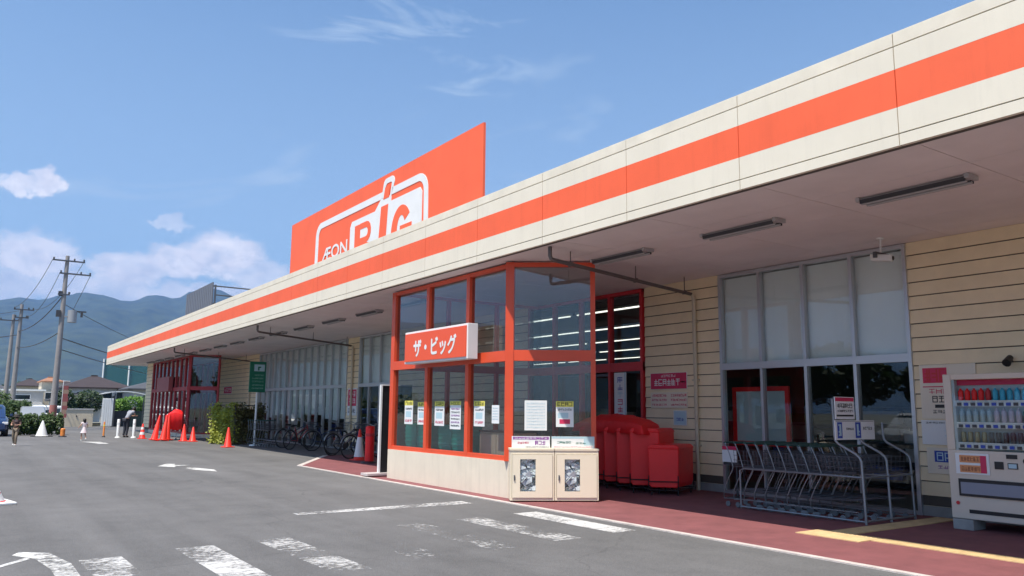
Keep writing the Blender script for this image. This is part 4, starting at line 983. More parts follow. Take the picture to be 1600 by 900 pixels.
# woven screen around plants
t = thing('plant_screen', 'olive green climbing plants on a net screen in front of the far siding', 'screen', (8.9, 32.6, 0))
M['olive'] = mat('olive_net', (.13, .12, .025), .9, col2=(.22, .26, .05), vscale=5)
M['brown_net'] = mat('brown_net', (.07, .055, .02), .9, col2=(.12, .11, .03), vscale=4)
def rough_sheet(p0, p1, z0, z1, th, mm, nx=18, nz=14, amp=.035, seed=1, name='net'):
    p0 = Vector(p0); p1 = Vector(p1); d = (p1-p0); n = Vector((d.y, -d.x, 0)).normalized(); P = []; F = []
    for j in range(nz+1):
        for i in range(nx+1):
            a = i/nx; b = j/nz; w = amp*math.sin(a*13+seed)+amp*.6*math.sin(a*31+b*9)+random.uniform(-.01, .01)
            P.append(p0+d*a+n*w+Z_*(z0+(z1-z0)*b + (.03*math.sin(a*9+seed) if j == nz else 0)))
    for j in range(nz):
        for i in range(nx): a = j*(nx+1)+i; F.append((a, a+1, a+nx+2, a+nx+1))
    mb = MB(); mb.add(P, F); o = mb.build(name, mm, t, world=True, smooth=True); s = o.modifiers.new('thick', 'SOLIDIFY'); s.thickness = th; return o
M['leaf_y'] = leaf_mat('yellow_green_leaves', (.20, .24, .03), (.42, .44, .07), 3)
M['leaf_o'] = leaf_mat('olive_leaves', (.07, .075, .02), (.20, .17, .05), 3)
for (p0, p1, mm, n_) in (((8.45, 33.5), (8.95, 32.2), 'leaf_y', 2600), ((8.95, 32.2), (10.3, 33.0), 'leaf_o', 2600)):
    mb = MB()
    for i in range(n_):
        a = random.random(); zz = random.uniform(.02, 1.45+.2*math.sin(a*9))
        q = Vector((p0[0]+(p1[0]-p0[0])*a+random.gauss(0, .10), p0[1]+(p1[1]-p0[1])*a+random.gauss(0, .10), zz)); u = Vector((random.uniform(-1, 1), random.uniform(-1, 1), random.uniform(-1, 1))).normalized(); v = u.orthogonal().normalized(); sz = random.uniform(.03, .07)
        mb.add([q+u*sz, q+v*sz*.7, q-u*sz, q-v*sz*.7], [(0, 1, 2, 3)])
    mb.build('climbing_leaves', mm, t, world=True, recalc=False)
rough_sheet((8.45, 33.5, 0), (8.95, 32.2, 0), .05, 1.40, .03, 'olive', seed=2); rough_sheet((8.97, 32.2, 0), (10.3, 33.0, 0), .25, 1.40, .03, 'brown_net', seed=5)
mb = MB()
for p in ((8.45, 33.5), (8.96, 32.2), (10.3, 33.0)): mb.cyl((*p, 0), (*p, 1.55), .025, 8)
mb.cyl((8.45, 33.5, 1.53), (8.96, 32.2, 1.53), .02, 6); mb.cyl((8.96, 32.2, 1.53), (10.3, 33.0, 1.53), .02, 6); mb.build('frame', 'dark', t, world=True)
# red covered heap at the far entrance
cover('cloth_cover', 'bright red cloth cover sloping over trolleys at the far red entrance', (Vector((7.45, 37.7, 0)), Vector((.95, -.32, 0)).normalized(), Vector((.3, .95, 0)).normalized()), .74, 1.1, 1.05, 1.36, 9, drop=.60, prof=lambda a: .15+.85*min(1, a*1.9), fs=.35)
for k, (x, y, tilt, l) in enumerate([(7.0, 37.2, 9, 'tall red cone leaning at the left foot of the red cloth cover'), (7.32, 37.0, 6, 'tall red cone leaning right of the first one under the red cloth cover'), (7.55, 37.4, 3, 'tall red cone half hidden under the red cloth cover')]):
    c = copy_tree(cn0); place(c, (x, y, .02), .2*k, l); c.scale = (1.05, 1.05, 1.5); c.rotation_euler = (0, rad(tilt), .2*k); c['group'] = 'tall red cones at the far entrance'
tr = copy_tree(t0); place(tr, (8.0, 38.3, .0), rad(35), 'chrome trolley under the red cloth cover, left of the half covered one'); tr['group'] = 'trolleys parked by the far window'
tr = copy_tree(t0); place(tr, (8.5, 38.2, .0), rad(60), 'chrome trolley half under the red cover at the far entrance'); tr['group'] = 'trolleys parked by the far window'
flat_sign('wall_sign', 'small red sign on the far siding between the entrance and the window bay', 'sign', wallframe(XW-.04, 43.3, 2.15), 1.5, .36, [('r', .02, .98, .05, .95, 'pink'), ('g', .1, .9, .25, .75, 'paper', 5)])
flat_sign('wall_sign', 'tall red and white notice on the siding pier behind the bicycles', 'sign', wallframe(XW-.04, 26.9, 1.2), .8, .95, [('r', .05, .95, .35, .95, 'pink'), ('g', .15, .85, .70, .88, 'paper', 3), ('g', .15, .85, .45, .62, 'paper', 3), ('g', .1, .9, .1, .25, 'ink', 5)])
t = thing('entrance_box_sign', 'dull red box sign on the far porch front', 'sign', (8.8, 45.5, 2.3))
mb = MB(); mb.box(8.78, 8.98, 44.0, 47.0, 2.25, 3.0); mb.build('sign_case', mat('dull_red_sign', (.35, .08, .08), .5), t, world=True)

# ================================================================ BICYCLES
def bicycle(label, colr, basket=True):
    t = thing('bicycle', label, 'bicycle', (0, 0, 0), 0, 'bicycles parked in front of the window bays')
    R = .33
    for y, nm in ((0, 'wheel'), (1.08, 'wheel')):
        mb = MB(); mb.tube([(0, y+R*math.cos(a), R+R*math.sin(a)) for a in (2*math.pi*i/22 for i in range(22))], .017, 6, 0, True)
        mb.tube([(0, y+(R-.022)*math.cos(a), R+(R-.022)*math.sin(a)) for a in (2*math.pi*i/22 for i in range(22))], .006, 5, 1, True)
        for i in range(14): a = 2*math.pi*i/14; mb.cyl((0, y, R), (0, y+(R-.02)*math.cos(a), R+(R-.02)*math.sin(a)), .0022, 3, 1)
        mb.cyl((-.04, y, R), (.04, y, R), .022, 8, 1); mb.build('wheel', ['rubber', 'dsteel'], t)
    mb = MB(); bb = (0, .42, .28)
    for a, b, r in (((0, 0, R), bb, .012), ((0, 0, R), (0, .25, .68), .010), (bb, (0, .22, .78), .016), (bb, (0, .90, .66), .018), ((0, .30, .52), (0, .87, .76), .015), ((0, .86, .86), (0, .97, .52), .017), ((0, .97, .52), (0, 1.08, R), .013)): mb.cyl(a, b, r, 8)
    mb.build('frame', colr, t, smooth=True)
    mb = MB(); mb.ell((0, .20, .82), .07, .13, .035); mb.build('saddle', 'black', t, smooth=True)
    mb = MB(); mb.tube([(-.27, .66, .98), (-.24, .78, 1.0), (-.06, .86, .93), (.06, .86, .93), (.24, .78, 1.0), (.27, .66, .98)], .012, 7); mb.cyl((0, .86, .93), (0, .86, .84), .014, 8); mb.build('handlebar', 'steel', t, smooth=True)
    if basket:
        mb = MB(); z0, z1 = .66, .92
        for i in range(6): x = -.15+.06*i; mb.cyl((x*.85, 1.0, z0), (x, .98, z1), .005, 4); mb.cyl((x*.85, 1.22, z0), (x, 1.28, z1), .005, 4)
        for z in (.66, .75, .84, .92): k = (z-z0)/(z1-z0); x = .13+.03*k; y1 = 1.22+.06*k; mb.tube([(-x, .98, z), (-x, y1, z), (x, y1, z), (x, .98, z)], .006, 4, 0, True)
        mb.box(-.12, .12, 1.0, 1.2, z0-.005, z0+.003); mb.build('basket', 'dsteel', t)
    mb = MB(); mb.tube([(0, -.05+(R+.03)*math.cos(a)+.05, R+(R+.03)*math.sin(a)) for a in (rad(40+12*i) for i in range(11))], .018, 5); mb.build('mudguard', 'steel', t); mb = MB(); mb.tube([(0, 1.08+(R+.03)*math.cos(a), R+(R+.03)*math.sin(a)) for a in (rad(50+11*i) for i in range(9))], .016, 5); mb.build('mudguard', 'steel', t)
    mb = MB(); mb.cyl((.07, .42, .28), (.10, .42, .28), .09, 14); mb.cyl((.1, .42, .28), (.1, .50, .13), .01, 5); mb.cyl((-.1, .42, .28), (-.1, .34, .43), .01, 5); mb.box(.1, .18, .46, .55, .12, .14); mb.box(-.18, -.1, .29, .38, .42, .44); mb.build('crank', 'dark', t)
    mb = MB(); mb.box(-.06, .06, -.22, .16, .70, .715); mb.cyl((-.05, -.1, .7), (0, 0, R), .006, 4); mb.cyl((.05, -.1, .7), (0, 0, R), .006, 4); mb.build('carrier', 'dsteel', t)
    return t
M['bk1'] = mat('blue_bike_paint', (.03, .06, .16), .3); M['bk2'] = mat('red_bike_paint', (.35, .02, .02), .3); M['bk3'] = mat('silver_bike_paint', (.5, .5, .52), .25, metal=.6)
B = [bicycle('dark blue city bicycle behind the cones, nearest to the porch', 'bk1'), bicycle('dark red city bicycle near the green sign', 'bk2'), bicycle('silver city bicycle in the middle of the window bay', 'bk3')]
spots = [(0, 9.4, 21.9, 75, None), (1, 9.6, 27.6, 60, None), (2, 9.55, 23.6, 70, None), (0, 9.9, 24.4, 82, 'dark blue city bicycle next to the silver one under the siding pier'), 
         (0, 10.0, 26.5, 85, 'dark blue city bicycle left of the siding pier'),  (0, 9.8, 28.9, 72, 'dark blue city bicycle close to the green sign post')]
for i, x, y, a, l in spots:
    b = B[i] if l is None else copy_tree(B[i]); place(b, (x, y, .01), rad(-a), l)

# ================================================================ PEOPLE
def skin_mesh(joints, edges, sub=2):
    """joints: list of (pos, rx, ry)"""
    me = bpy.data.meshes.new('s'); me.from_pydata([j[0] for j in joints], edges, [])
    ob = bpy.data.objects.new('s', me); C.objects.link(ob)
    sk = ob.modifiers.new('skin', 'SKIN'); sk.use_smooth_shade = True
    if not me.skin_vertices: me.skin_vertices.new(name='skin') if hasattr(me.skin_vertices, 'new') else None
    for v, j in zip(me.skin_vertices[0].data, joints): v.radius = (j[1], j[2])
    me.skin_vertices[0].data[0].use_root = True
    ss = ob.modifiers.new('sub', 'SUBSURF'); ss.levels = sub; ss.render_levels = sub
    bpy.context.view_layer.update()
    m2 = bpy.data.meshes.new_from_object(ob.evaluated_get(bpy.context.evaluated_depsgraph_get()))
    bpy.data.objects.remove(ob); m2.shade_smooth(); return m2
def part_mesh(name, me, mm, parent):
    me.name = name; me.materials.clear(); me.materials.append(M[mm] if isinstance(mm, str) else mm)
    o = bpy.data.objects.new(name, me); C.objects.link(o); o.parent = parent; return o
def person(label, loc, rz, H, shirt, legs, hair, pose, dress=None, hat=None, child=False, shoes='white'):
    t = thing('person', label, 'person', loc, rz)
    k = H/1.70; hd = 1.25 if child else 1.0
    def p(x, y, z): return (x*k, y*k, z*k)
    L = dict(pel=(0, 0, .92), wst=(0, 0, 1.05), chs=(0, .0, 1.28), nck=(0, .01, 1.44), hed=(0, .03, 1.56), top=(0, .02, 1.66),
             hl=(-.09, 0, .88), kl=(-.10, .03, .48), al=(-.10, -.02, .09), fl=(-.10, .10, .03), hr=(.09, 0, .88), kr=(.10, .03, .48), ar=(.10, -.02, .09), frr=(.10, .10, .03),
             sl=(-.17, 0, 1.38), el=(-.22, -.02, 1.12), wl=(-.22, .05, .88), gl=(-.22, .09, .78), sr=(.17, 0, 1.38), er=(.22, -.02, 1.12), wr=(.22, .05, .88), gr=(.22, .09, .78))
    L.update(pose)
    R = dict(pel=.115, wst=.10, chs=.125, nck=.050, hed=.085*hd, top=.07*hd, hl=.078, kl=.052, al=.034, fl=.032, hr=.078, kr=.052, ar=.034, frr=.032, sl=.052, el=.038, wl=.026, gl=.03, sr=.052, er=.038, wr=.026, gr=.03)
    ks = list(L); idx = {n: i for i, n in enumerate(ks)}
    E = [('pel','wst'),('wst','chs'),('chs','nck'),('nck','hed'),('hed','top'),('pel','hl'),('hl','kl'),('kl','al'),('al','fl'),('pel','hr'),('hr','kr'),('kr','ar'),('ar','frr'),('chs','sl'),('sl','el'),('el','wl'),('wl','gl'),('chs','sr'),('sr','er'),('er','wr'),('wr','gr')]
    J = [(p(*L[n]), R[n]*k, R[n]*k*(.75 if n in ('pel','wst','chs') else 1)) for n in ks]
    body = part_mesh('body', skin_mesh(J, [(idx[a], idx[b]) for a, b in E]), 'skin', t)
    def sub(nm, names, edges, g, mm):
        ii = {n: i for i, n in enumerate(names)}
        part_mesh(nm, skin_mesh([(p(*L[n]), (R[n]+g)*k, (R[n]*(.78 if n in ('pel','wst','chs') else 1)+g)*k) for n in names], [(ii[a], ii[b]) for a, b in edges]), mm, t)
    L['sle'] = tuple((a+b)/2 for a, b in zip(L['sl'], L['el'])); R['sle'] = .05
    L['sre'] = tuple((a+b)/2 for a, b in zip(L['sr'], L['er'])); R['sre'] = .05
    sub('shirt', ['pel', 'wst', 'chs', 'sl', 'sle', 'sr', 'sre'], [('pel','wst'),('wst','chs'),('chs','sl'),('sl','sle'),('chs','sr'),('sr','sre')], .022, shirt)
    if not dress: sub('trousers', ['pel', 'hl', 'kl', 'al', 'hr', 'kr', 'ar'], [('pel','hl'),('hl','kl'),('kl','al'),('pel','hr'),('hr','kr'),('kr','ar')], .020, legs)
    else:
        mb = MB(); P = L['pel']; mb.lathe(p(P[0], P[1], 0), [(.12*k, 1.06*k), (.15*k, .92*k), (.24*k, .62*k), (.23*k, .60*k)], 20); mb.build('skirt', dress, t, smooth=True)
    h = Vector(p(*L['hed'])); r = .092*hd*k
    mb = MB(); mb.ell(h+Vector((0, -.018*k, .030*k)), r*1.08, r*1.12, r*1.18)
    if hair == 'long': mb.ell(h+Vector((0, -.05*k, -.07*k)), r*.95, r*.6, r*1.5)
    mb.build('hair', 'hair', t, smooth=True)
    mb = MB(); mb.ell(h+Vector((0, .088*hd*k, -.01*k)), .012*k, .016*k, .018*k, 0, 8, 5); mb.build('nose', 'skin', t, smooth=True)
    for s in (-1, 1):
        mb = MB(); mb.ell(h+Vector((s*.034*hd*k, .078*hd*k, .012*k)), .010*k, .006*k, .007*k, 0, 8, 5); mb.build('eye', 'black', t, smooth=True)
    if hat:
        mb = MB(); mb.lathe(tuple(h+Vector((0, 0, .03*k))), [(r*1.9, 0), (r*1.85, .012*k), (r*1.2, .02*k), (r*1.1, .10*k), (r*.6, .125*k)], 18); mb.build('hat', hat, t, smooth=True)
    for a in ('al', 'ar'):
        c = Vector(p(*L[a])); mb = MB(); mb.ell(c+Vector((0, .05*k, -.045*k)), .045*k, .10*k, .04*k); mb.build('shoe', shoes, t, smooth=True)
    return t
M['khaki'] = mat('khaki_cloth', (.22, .17, .12), .8, var=.2, vscale=8); M['brown_shirt'] = mat('brown_cloth', (.09, .05, .04), .8, var=.2); M['pinkcl'] = mat('pink_white_cloth', (.75, .58, .60), .8, col2=(.8, .75, .74), vscale=12); M['greycl'] = mat('grey_cloth', (.28, .29, .33), .8); M['darkcl'] = mat('dark_cloth', (.03, .03, .04), .8); M['hat'] = mat('dark_hat', (.06, .05, .04), .8)
person('small boy in dark hat, brown shirt and khaki trousers walking across the car park', (1.76, 34.1, 0), rad(150), 1.12, 'brown_shirt', 'khaki', 'short',
    dict(el=(-.24, .02, 1.16), wl=(-.12, .22, 1.12), gl=(-.04, .26, 1.14), er=(.24, .02, 1.16), wr=(.14, .22, 1.12), gr=(.05, .27, 1.14), kl=(-.11, .12, .50), al=(-.11, .10, .10), fl=(-.11, .2, .04), kr=(.11, -.02, .48), ar=(.11, -.16, .12), frr=(.11, -.06, .05)), hat='hat', child=True)
person('little girl in a pink and white dress running across the car park', (4.42, 38.2, 0), rad(15), .92, 'pinkcl', 'pinkcl', 'long',
    dict(el=(-.30, -.05, 1.18), wl=(-.38, .05, 1.02), gl=(-.42, .1, .95), er=(.28, .05, 1.18), wr=(.32, .18, 1.05), gr=(.33, .24, 1.0), kl=(-.10, .16, .50), al=(-.10, .08, .10), fl=(-.1, .2, .04), kr=(.10, -.04, .48), ar=(.10, -.26, .20), frr=(.10, -.2, .1)), dress='pinkcl', child=True)
person('adult in grey top leaning forward between two white bollards', (6.6, 41.9, 0), rad(-60), 1.58, 'greycl', 'darkcl', 'short',
    dict(wst=(0, .06, 1.03), chs=(0, .22, 1.22), nck=(0, .32, 1.33), hed=(0, .42, 1.40), top=(0, .48, 1.47), sl=(-.17, .26, 1.30), sr=(.17, .26, 1.30), el=(-.20, .36, 1.08), wl=(-.10, .55, 1.08), gl=(-.04, .62, 1.12), er=(.20, .36, 1.08), wr=(.10, .55, 1.08), gr=(.04, .62, 1.12)), shoes='black')

# ================================================================ TREES, HEDGES
def leaves(mb, blobs, n, size, m=0):
    for i in range(n):
        c, rx, ry, rz = random.choice(blobs)
        u = Vector((random.gauss(0, 1), random.gauss(0, 1), random.gauss(0, 1))).normalized()*(random.uniform(.45, 1.0)**.6)
        q = Vector((c[0]+u.x*rx, c[1]+u.y*ry, c[2]+u.z*rz))
        if q.z < .05: continue
        a = Vector((random.uniform(-1, 1), random.uniform(-1, 1), random.uniform(-.6, .6))).normalized(); b = a.orthogonal().normalized(); s = size*random.uniform(.6, 1.4)
        mb.add([q+a*s, q+b*s*.6, q-a*s, q-b*s*.6], [(0, 1, 2, 3)], m)
def tree(label, loc, blobs, n, size, leafm, trunk_h, group=None, name='tree', cat='tree'):
    t = thing(name, label, cat, loc, 0, group)
    mb = MB(); leaves(mb, blobs, n, size); mb.build('crown', leafm, t, recalc=False)
    mb = MB(); mb.cyl((0, 0, 0), (0, 0, trunk_h), .12, 8, r1=.08)
    for c, rx, ry, rz in blobs: mb.cyl((0, 0, trunk_h*.6), c, .05, 6, r1=.02)
    mb.build('trunk', 'bark', t); return t
def hedge(label, loc, rz, L, D, H, n, leafm, size=.06):
    t = thing('hedge', label, 'hedge', loc, rz)
    blobs = [((i*L/7+random.uniform(-.1, .1), random.uniform(-.1, .1), H*.5), L/7*.9, D/2, H*.55*random.uniform(.85, 1.1)) for i in range(8)]
    mb = MB(); leaves(mb, blobs, n, size); mb.build('foliage', leafm, t, recalc=False)
    mb = MB()
    for i in range(8): mb.cyl((i*L/7, 0, 0), (i*L/7, 0, H*.7), .03, 5)
    mb.build('stem', 'bark', t)
hedge('dark green clipped hedge between the boy and the white cone', (2.55, 46.6, 0), rad(-2), 1.65, 1.0, 1.05, 5200, 'leaf')
hedge('low lighter bush row behind the clipped hedge', (1.2, 58, 0), 0, 2.4, 1.2, 1.75, 3000, 'leaf_b' if False else 'leaf', .09)
tree('bright green bushy tree under the canopy corner behind the bollards', (10.9, 66.5, 0), [((0, 0, 1.45), 1.5, 1.2, .85), ((-1.1, .2, 1.3), .9, .9, .7), ((1.2, 0, 1.5), 1.0, 1.0, .9), ((.2, -.3, .8), 1.6, .8, .5)], 6500, .10, 'leaf_b', 1.2)
tree('dark rounded tree in front of the brown roofed house', (9.9, 84, 0), [((0, 0, 1.9), 1.3, 1.2, 1.1), ((-.8, 0, 1.4), .9, .9, .8)], 2500, .12, 'leaf_d', 1.4)
tree('dark tree left of the beige wall behind the utility pole', (6.6, 70, 0), [((0, 0, 1.8), .8, .8, 1.0), ((.2, 0, 1.1), .8, .8, .7)], 2200, .10, 'leaf_d', 1.3)
tree('pale green tree at the left edge behind the blue car', (2.0, 64, 0), [((0, 0, 1.7), 1.0, 1.0, .8), ((-1.2, 0, 1.6), 1.0, 1.0, .9), ((1.2, 0, 1.3), .8, .8, .5)], 2600, .10, 'leaf', 1.1)

# ================================================================ CARS
def car(label, loc, rz, paint, L=3.9, Wd=1.62, H=1.48, group=None, cat='car'):
    t = thing('parked_car', label, cat, loc, rz, group)
    # length along y, front at +y.  stations of half-width / z for the lower body and the cabin
    def loft(st, m=0, name='body', mm=None):
        mb = MB(); ring = []
        for y, w, z0, z1, c in st:
            ring.append([(-w+c, z0), (w-c, z0), (w, z0+c), (w, z1-c), (w-c, z1), (-w+c, z1), (-w, z1-c), (-w, z0+c)])
        P = [Vector((x, st[i][0], z)) for i, r in enumerate(ring) for x, z in r]; F = []
        for i in range(len(st)-1): F += [(i*8+j, i*8+(j+1) % 8, (i+1)*8+(j+1) % 8, (i+1)*8+j) for j in range(8)]
        F += [tuple(range(8)), tuple(range((len(st)-1)*8, len(st)*8))[::-1]]
        mb.add(P, F); return mb.build(name, mm, t, smooth=True)
    w = Wd/2; l = L/2
    loft([(-l, w*.86, .36, .80, .08), (-l+.08, w*.95, .24, .90, .08), (-l*.55, w, .20, .94, .07), (l*.2, w, .20, .92, .07), (l*.62, w*.98, .22, .84, .08), (l-.12, w*.92, .26, .72, .09), (l, w*.80, .34, .60, .08)], mm=paint, name='body')
    cb = loft([(-l+.10, w*.80, .86, .90, .015), (-l+.32, w*.80, .86, H-.04, .10), (-l*.1, w*.82, .86, H, .10), (l*.22, w*.80, .86, H-.05, .10), (l*.56, w*.84, .84, .87, .012)], mm=paint, name='cabin')
    mb = MB()
    a = w*.835
    for s in (-1, 1):
        pts = [(-l+.34, .92), (-l+.46, H-.14), (-l*.1, H-.11), (l*.18, H-.15), (l*.46, .92)]
        mb.add([Vector((s*(a-.035*(z-.9)/(H-.9)*1.2+.002), y, z)) for y, z in pts], [(0, 1, 2, 3, 4)])
    mb.add([(-w*.70, l*.50+.02, .93), (w*.70, l*.50+.02, .93), (w*.62, l*.25+.02, H-.11), (-w*.62, l*.25+.02, H-.11)], [(0, 1, 2, 3)])
    mb.add([(-w*.68, -l+.13, .95), (w*.68, -l+.13, .95), (w*.62, -l+.27, H-.12), (-w*.62, -l+.27, H-.12)], [(0, 1, 2, 3)])
    mb.build('window', 'cglass', t, recalc=False)
    for s in (-1, 1):
        for y in (-l*.62, l*.66):
            mb = MB(); mb.cyl((s*(w-.17), y, .29), (s*(w+.005), y, .29), .29, 20, 0); wh = mb.build('wheel', 'rubber', t, smooth=True)
            mb = MB(); mb.cyl((s*(w), y, .29), (s*(w+.012), y, .29), .18, 16, 0); mb.build('rim', 'dsteel', wh, smooth=True)
        mb = MB(); mb.box(s*w*.78-.14, s*w*.78+.10, l-.13, l-.02, .56, .68); mb.build('headlight', 'white', t, bevel=.02)
        mb = MB(); mb.box(s*w*.84-.07, s*w*.84+.05, -l-.005, -l+.1, .62, .84); mb.build('tail_light', 'deep_red', t, bevel=.02)
        mb = MB(); mb.box(s*(w+.09)-.08, s*(w+.09)+.05, l*.36, l*.40+.04, .93, 1.05); mb.build('mirror', paint, t, bevel=.02)
    mb = MB(); mb.box(-.17, .17, l, l+.012, .38, .47); mb.box(-w*.45, w*.45, l-.03, l+.006, .50, .58); mb.build('number_plate', 'white', t)
    return t
M['navy'] = mat('navy_car_paint', (.012, .035, .11), .25, coat=.6); M['silver'] = mat('silver_car_paint', (.42, .43, .44), .3, metal=.5, coat=.4); M['wcar'] = mat('white_car_paint', (.75, .75, .74), .3, coat=.5); M['bcar'] = mat('black_car_paint', (.02, .02, .022), .25, coat=.5); M['rcar'] = mat('maroon_car_paint', (.16, .015, .02), .25, coat=.5)
car('dark blue hatchback cut off by the left edge of the picture', (1.2, 46.4, 0), rad(180), 'navy')
car('silver hatchback parked behind the clipped hedge', (3.75, 57.5, 0), rad(178), 'silver', H=1.42)
car('small white car in front of the beige wall', (4.6, 67.5, 0), rad(88), 'wcar', H=1.5, Wd=1.5)
# cars added out of view so the shop windows have something to reflect
for k, (x, y, p, l) in enumerate([(-9.5, 1, 'wcar', 'added white car out of view across the lot, second from the near end of the row'), (-9.5, 3.8, 'bcar', 'added black car out of view across the lot beside the white car'), (-9.5, 9.4, 'silver', 'added silver car out of view across the lot in the middle of the row'),
      (-9.5, 12.2, 'rcar', 'added maroon car out of view across the lot beside the silver car'), (-9.5, 17.8, 'wcar', 'added white car out of view across the lot, last of the row'), (-9.5, -4.6, 'silver', 'added silver car out of view across the lot, nearest end of the row')]):
    car(l, (x, y, 0), rad(-90), p, group='cars added across the lot for reflections')
for k in range(9):  # unseen tree row added to darken the window reflections
    tree('added dark tree out of view across the car park, number %s from the road' % ['nine','eight','seven','six','five','four','three','two','one'][k], (-24+random.uniform(-1, 1), -22+k*7.5, 0),
         [((0, 0, 4.2), 2.6, 2.6, 1.8), ((1.3, 1.2, 3.2), 1.8, 1.8, 1.3), ((-.8, -1.6, 3.4), 1.9, 1.9, 1.4)], 1500, .30, 'leaf_d', 2.6, 'trees added across the car park for reflections')

# ================================================================ POLES AND WIRES
def pole(label, loc, H, arms, group, extra=True):
    t = thing('utility_pole', label, 'utility pole', loc, 0, group)
    mb = MB(); mb.cyl((0, 0, 0), (0, 0, H), .20, 14, r1=.11); mb.build('pole', mat('pole_concrete', (.27, .25, .24), .8, var=.1), t, smooth=True)
    for z, x0, x1 in arms:
        mb = MB(); mb.box(x0, x1, -.16, -.08, z-.045, z+.045); a = mb.build('crossarm', 'dsteel', t)
        mb = MB()
        for x in (x0+.06, (x0+x1)/2+.3, x1-.06): mb.lathe((x, -.12, z+.045), [(.03, 0), (.06, .03), (.03, .06), (.06, .10), (.03, .13)], 10)
        mb.build('insulator', 'dark', a, smooth=True)
    if extra:
        mb = MB(); mb.cyl((.55, -.05, 6.6), (.55, -.05, 7.35), .26, 14); mb.box(.1, .5, -.1, .0, 6.9, 6.98); mb.build('transformer', mat('grey_tank', (.30, .31, .33), .5), t, smooth=True)
        mb = MB(); mb.box(.75, 1.3, -.14, -.04, 7.25, 7.33); mb.box(1.0, 1.12, -.2, 0, 6.95, 7.25); mb.box(-.35, -.1, -.2, 0, 6.9, 7.3); mb.box(-.3, -.1, -.12, .02, 8.2, 8.5); mb.build('switch_box', 'dark', t)
        mb = MB(); mb.lathe((0, 0, 0), [(.215, .3), (.21, 1.5)], 14); mb.build('striped_guard', mat('rust_guard', (.34, .13, .11), .8), t, smooth=True)
    return t
pole('tall concrete utility pole with two crossarms and transformer behind the hedge', (4.73, 56.2, 0), 10.75, [(10.42, -.80, .98), (9.62, -.35, 1.38), (8.3, -.35, .3)], None)
pole('thin utility pole at the left edge, right one of the pair', (3.15, 69, 0), 8.9, [(8.5, -.5, .8), (7.9, -.4, .5)], None, False)
pole('thin utility pole at the left edge, left one of the pair', (2.9, 74, 0), 8.6, [(8.1, -.9, .4)], None, False)
def wire(label, a, b, sag, r=.016):
    a = Vector(a); b = Vector(b); pts = [a.lerp(b, i/16)-Z_*sag*4*(i/16)*(1-i/16) for i in range(17)]
    mb = MB(); mb.tube(pts, r, 5); o = mb.build('overhead_wire', 'dark'); tag(o, label, 'wire', 'overhead wires from the utility poles')
wire('topmost wire from the tall pole sloping down to the thin left pole', (3.97, 56.1, 10.55), (2.66, 69, 8.6), .6)
wire('wire from the right tip of the top crossarm running back to the left pole', (5.66, 56.1, 10.5), (3.9, 69, 8.6), .9)
wire('wire from the lower crossarm of the tall pole to the left pole', (4.4, 56.1, 9.7), (3.5, 69, 8.0), .7)
wire('thick cable between the tall pole and the left pole at mid height', (4.7, 56.1, 8.3), (3.1, 69, 6.9), .5, .03)
wire('lowest cable between the tall pole and the left pole', (4.7, 56.1, 6.0), (3.1, 69, 5.7), .3, .03)
wire('long wire crossing the hills from the tall pole to the right at mid height', (4.8, 56.2, 7.7), (40, 150, 12), 2.2, .02)
wire('long cable crossing the hills just above the house roofs', (4.8, 56.2, 5.6), (40, 140, 8.6), 1.5, .035)
wire('long thick cable crossing lowest over the hills', (4.8, 56.2, 4.9), (40, 140, 6.3), 1.2, .03)
wire('drop wire leaving the lower crossarm steeply down to the right', (6.1, 56.1, 9.7), (5.1, 56.0, 6.9), .05)
wire('wire leaving the left frame edge for the thin poles', (3.0, 69, 8.4), (-14, 90, 9.5), 1.0)
wire('cable leaving the left frame edge under the upper wire', (3.0, 69, 6.6), (-14, 90, 7.2), .8, .03)

# ================================================================ BUILDINGS BEYOND THE LOT
def win(parent, fr, u, v, w, h, gl='cglass'):
    mb = MB(); mb.obox(fr, u, u+w, v, v+h, .0, .04); f = mb.build('window', 'white', parent, world=True)
    mb = MB(); mb.obox(fr, u+.06, u+w-.06, v+.06, v+h-.06, .041, .05); mb.build('pane', gl, f, world=True)
def house(label, x0, x1, y0, y1, h, rh, wallm, roofm, wins, hip=True, over=.5):
    t = thing('house', label, 'house', ((x0+x1)/2, y0, 0))
    mb = MB(); mb.box(x0, x1, y0, y1, 0, h); mb.build('wall', wallm, t, world=True)
    mb = MB(); X0, X1, Yy0, Yy1 = x0-over, x1+over, y0-over, y1+over; e = (Yy1-Yy0)/2 if hip else 0; e = min(e, (X1-X0)/2-.3)
    ym = (Yy0+Yy1)/2; P = [(X0,Yy0,h),(X1,Yy0,h),(X1,Yy1,h),(X0,Yy1,h),(X0+e,ym,h+rh),(X1-e,ym,h+rh),(X0,Yy0,h-.12),(X1,Yy0,h-.12),(X1,Yy1,h-.12),(X0,Yy1,h-.12)]
    mb.add(P, [(0,1,5,4),(1,2,5),(2,3,4,5),(3,0,4),(6,9,8,7),(0,6,7,1),(1,7,8,2),(2,8,9,3),(3,9,6,0)]); r = mb.build('roof', roofm, t, world=True)
    mb = MB(); mb.box(X0+e, X1-e, ym-.12, ym+.12, h+rh-.02, h+rh+.10); mb.build('ridge_cap', roofm, r, world=True)
    fr = (Vector((0, y0, 0)), X_, Z_, -Y_)
    for w in wins: win(t, fr, *w)
    return t
M['tile'] = mat('brown_roof_tile', (.045, .03, .03), .7, var=.2, vscale=2); M['gtile'] = mat('grey_roof_tile', (.07, .07, .078), .7, var=.2, vscale=2); M['otile'] = mat('orange_roof_tile', (.34, .16, .09), .7, var=.2, vscale=2)
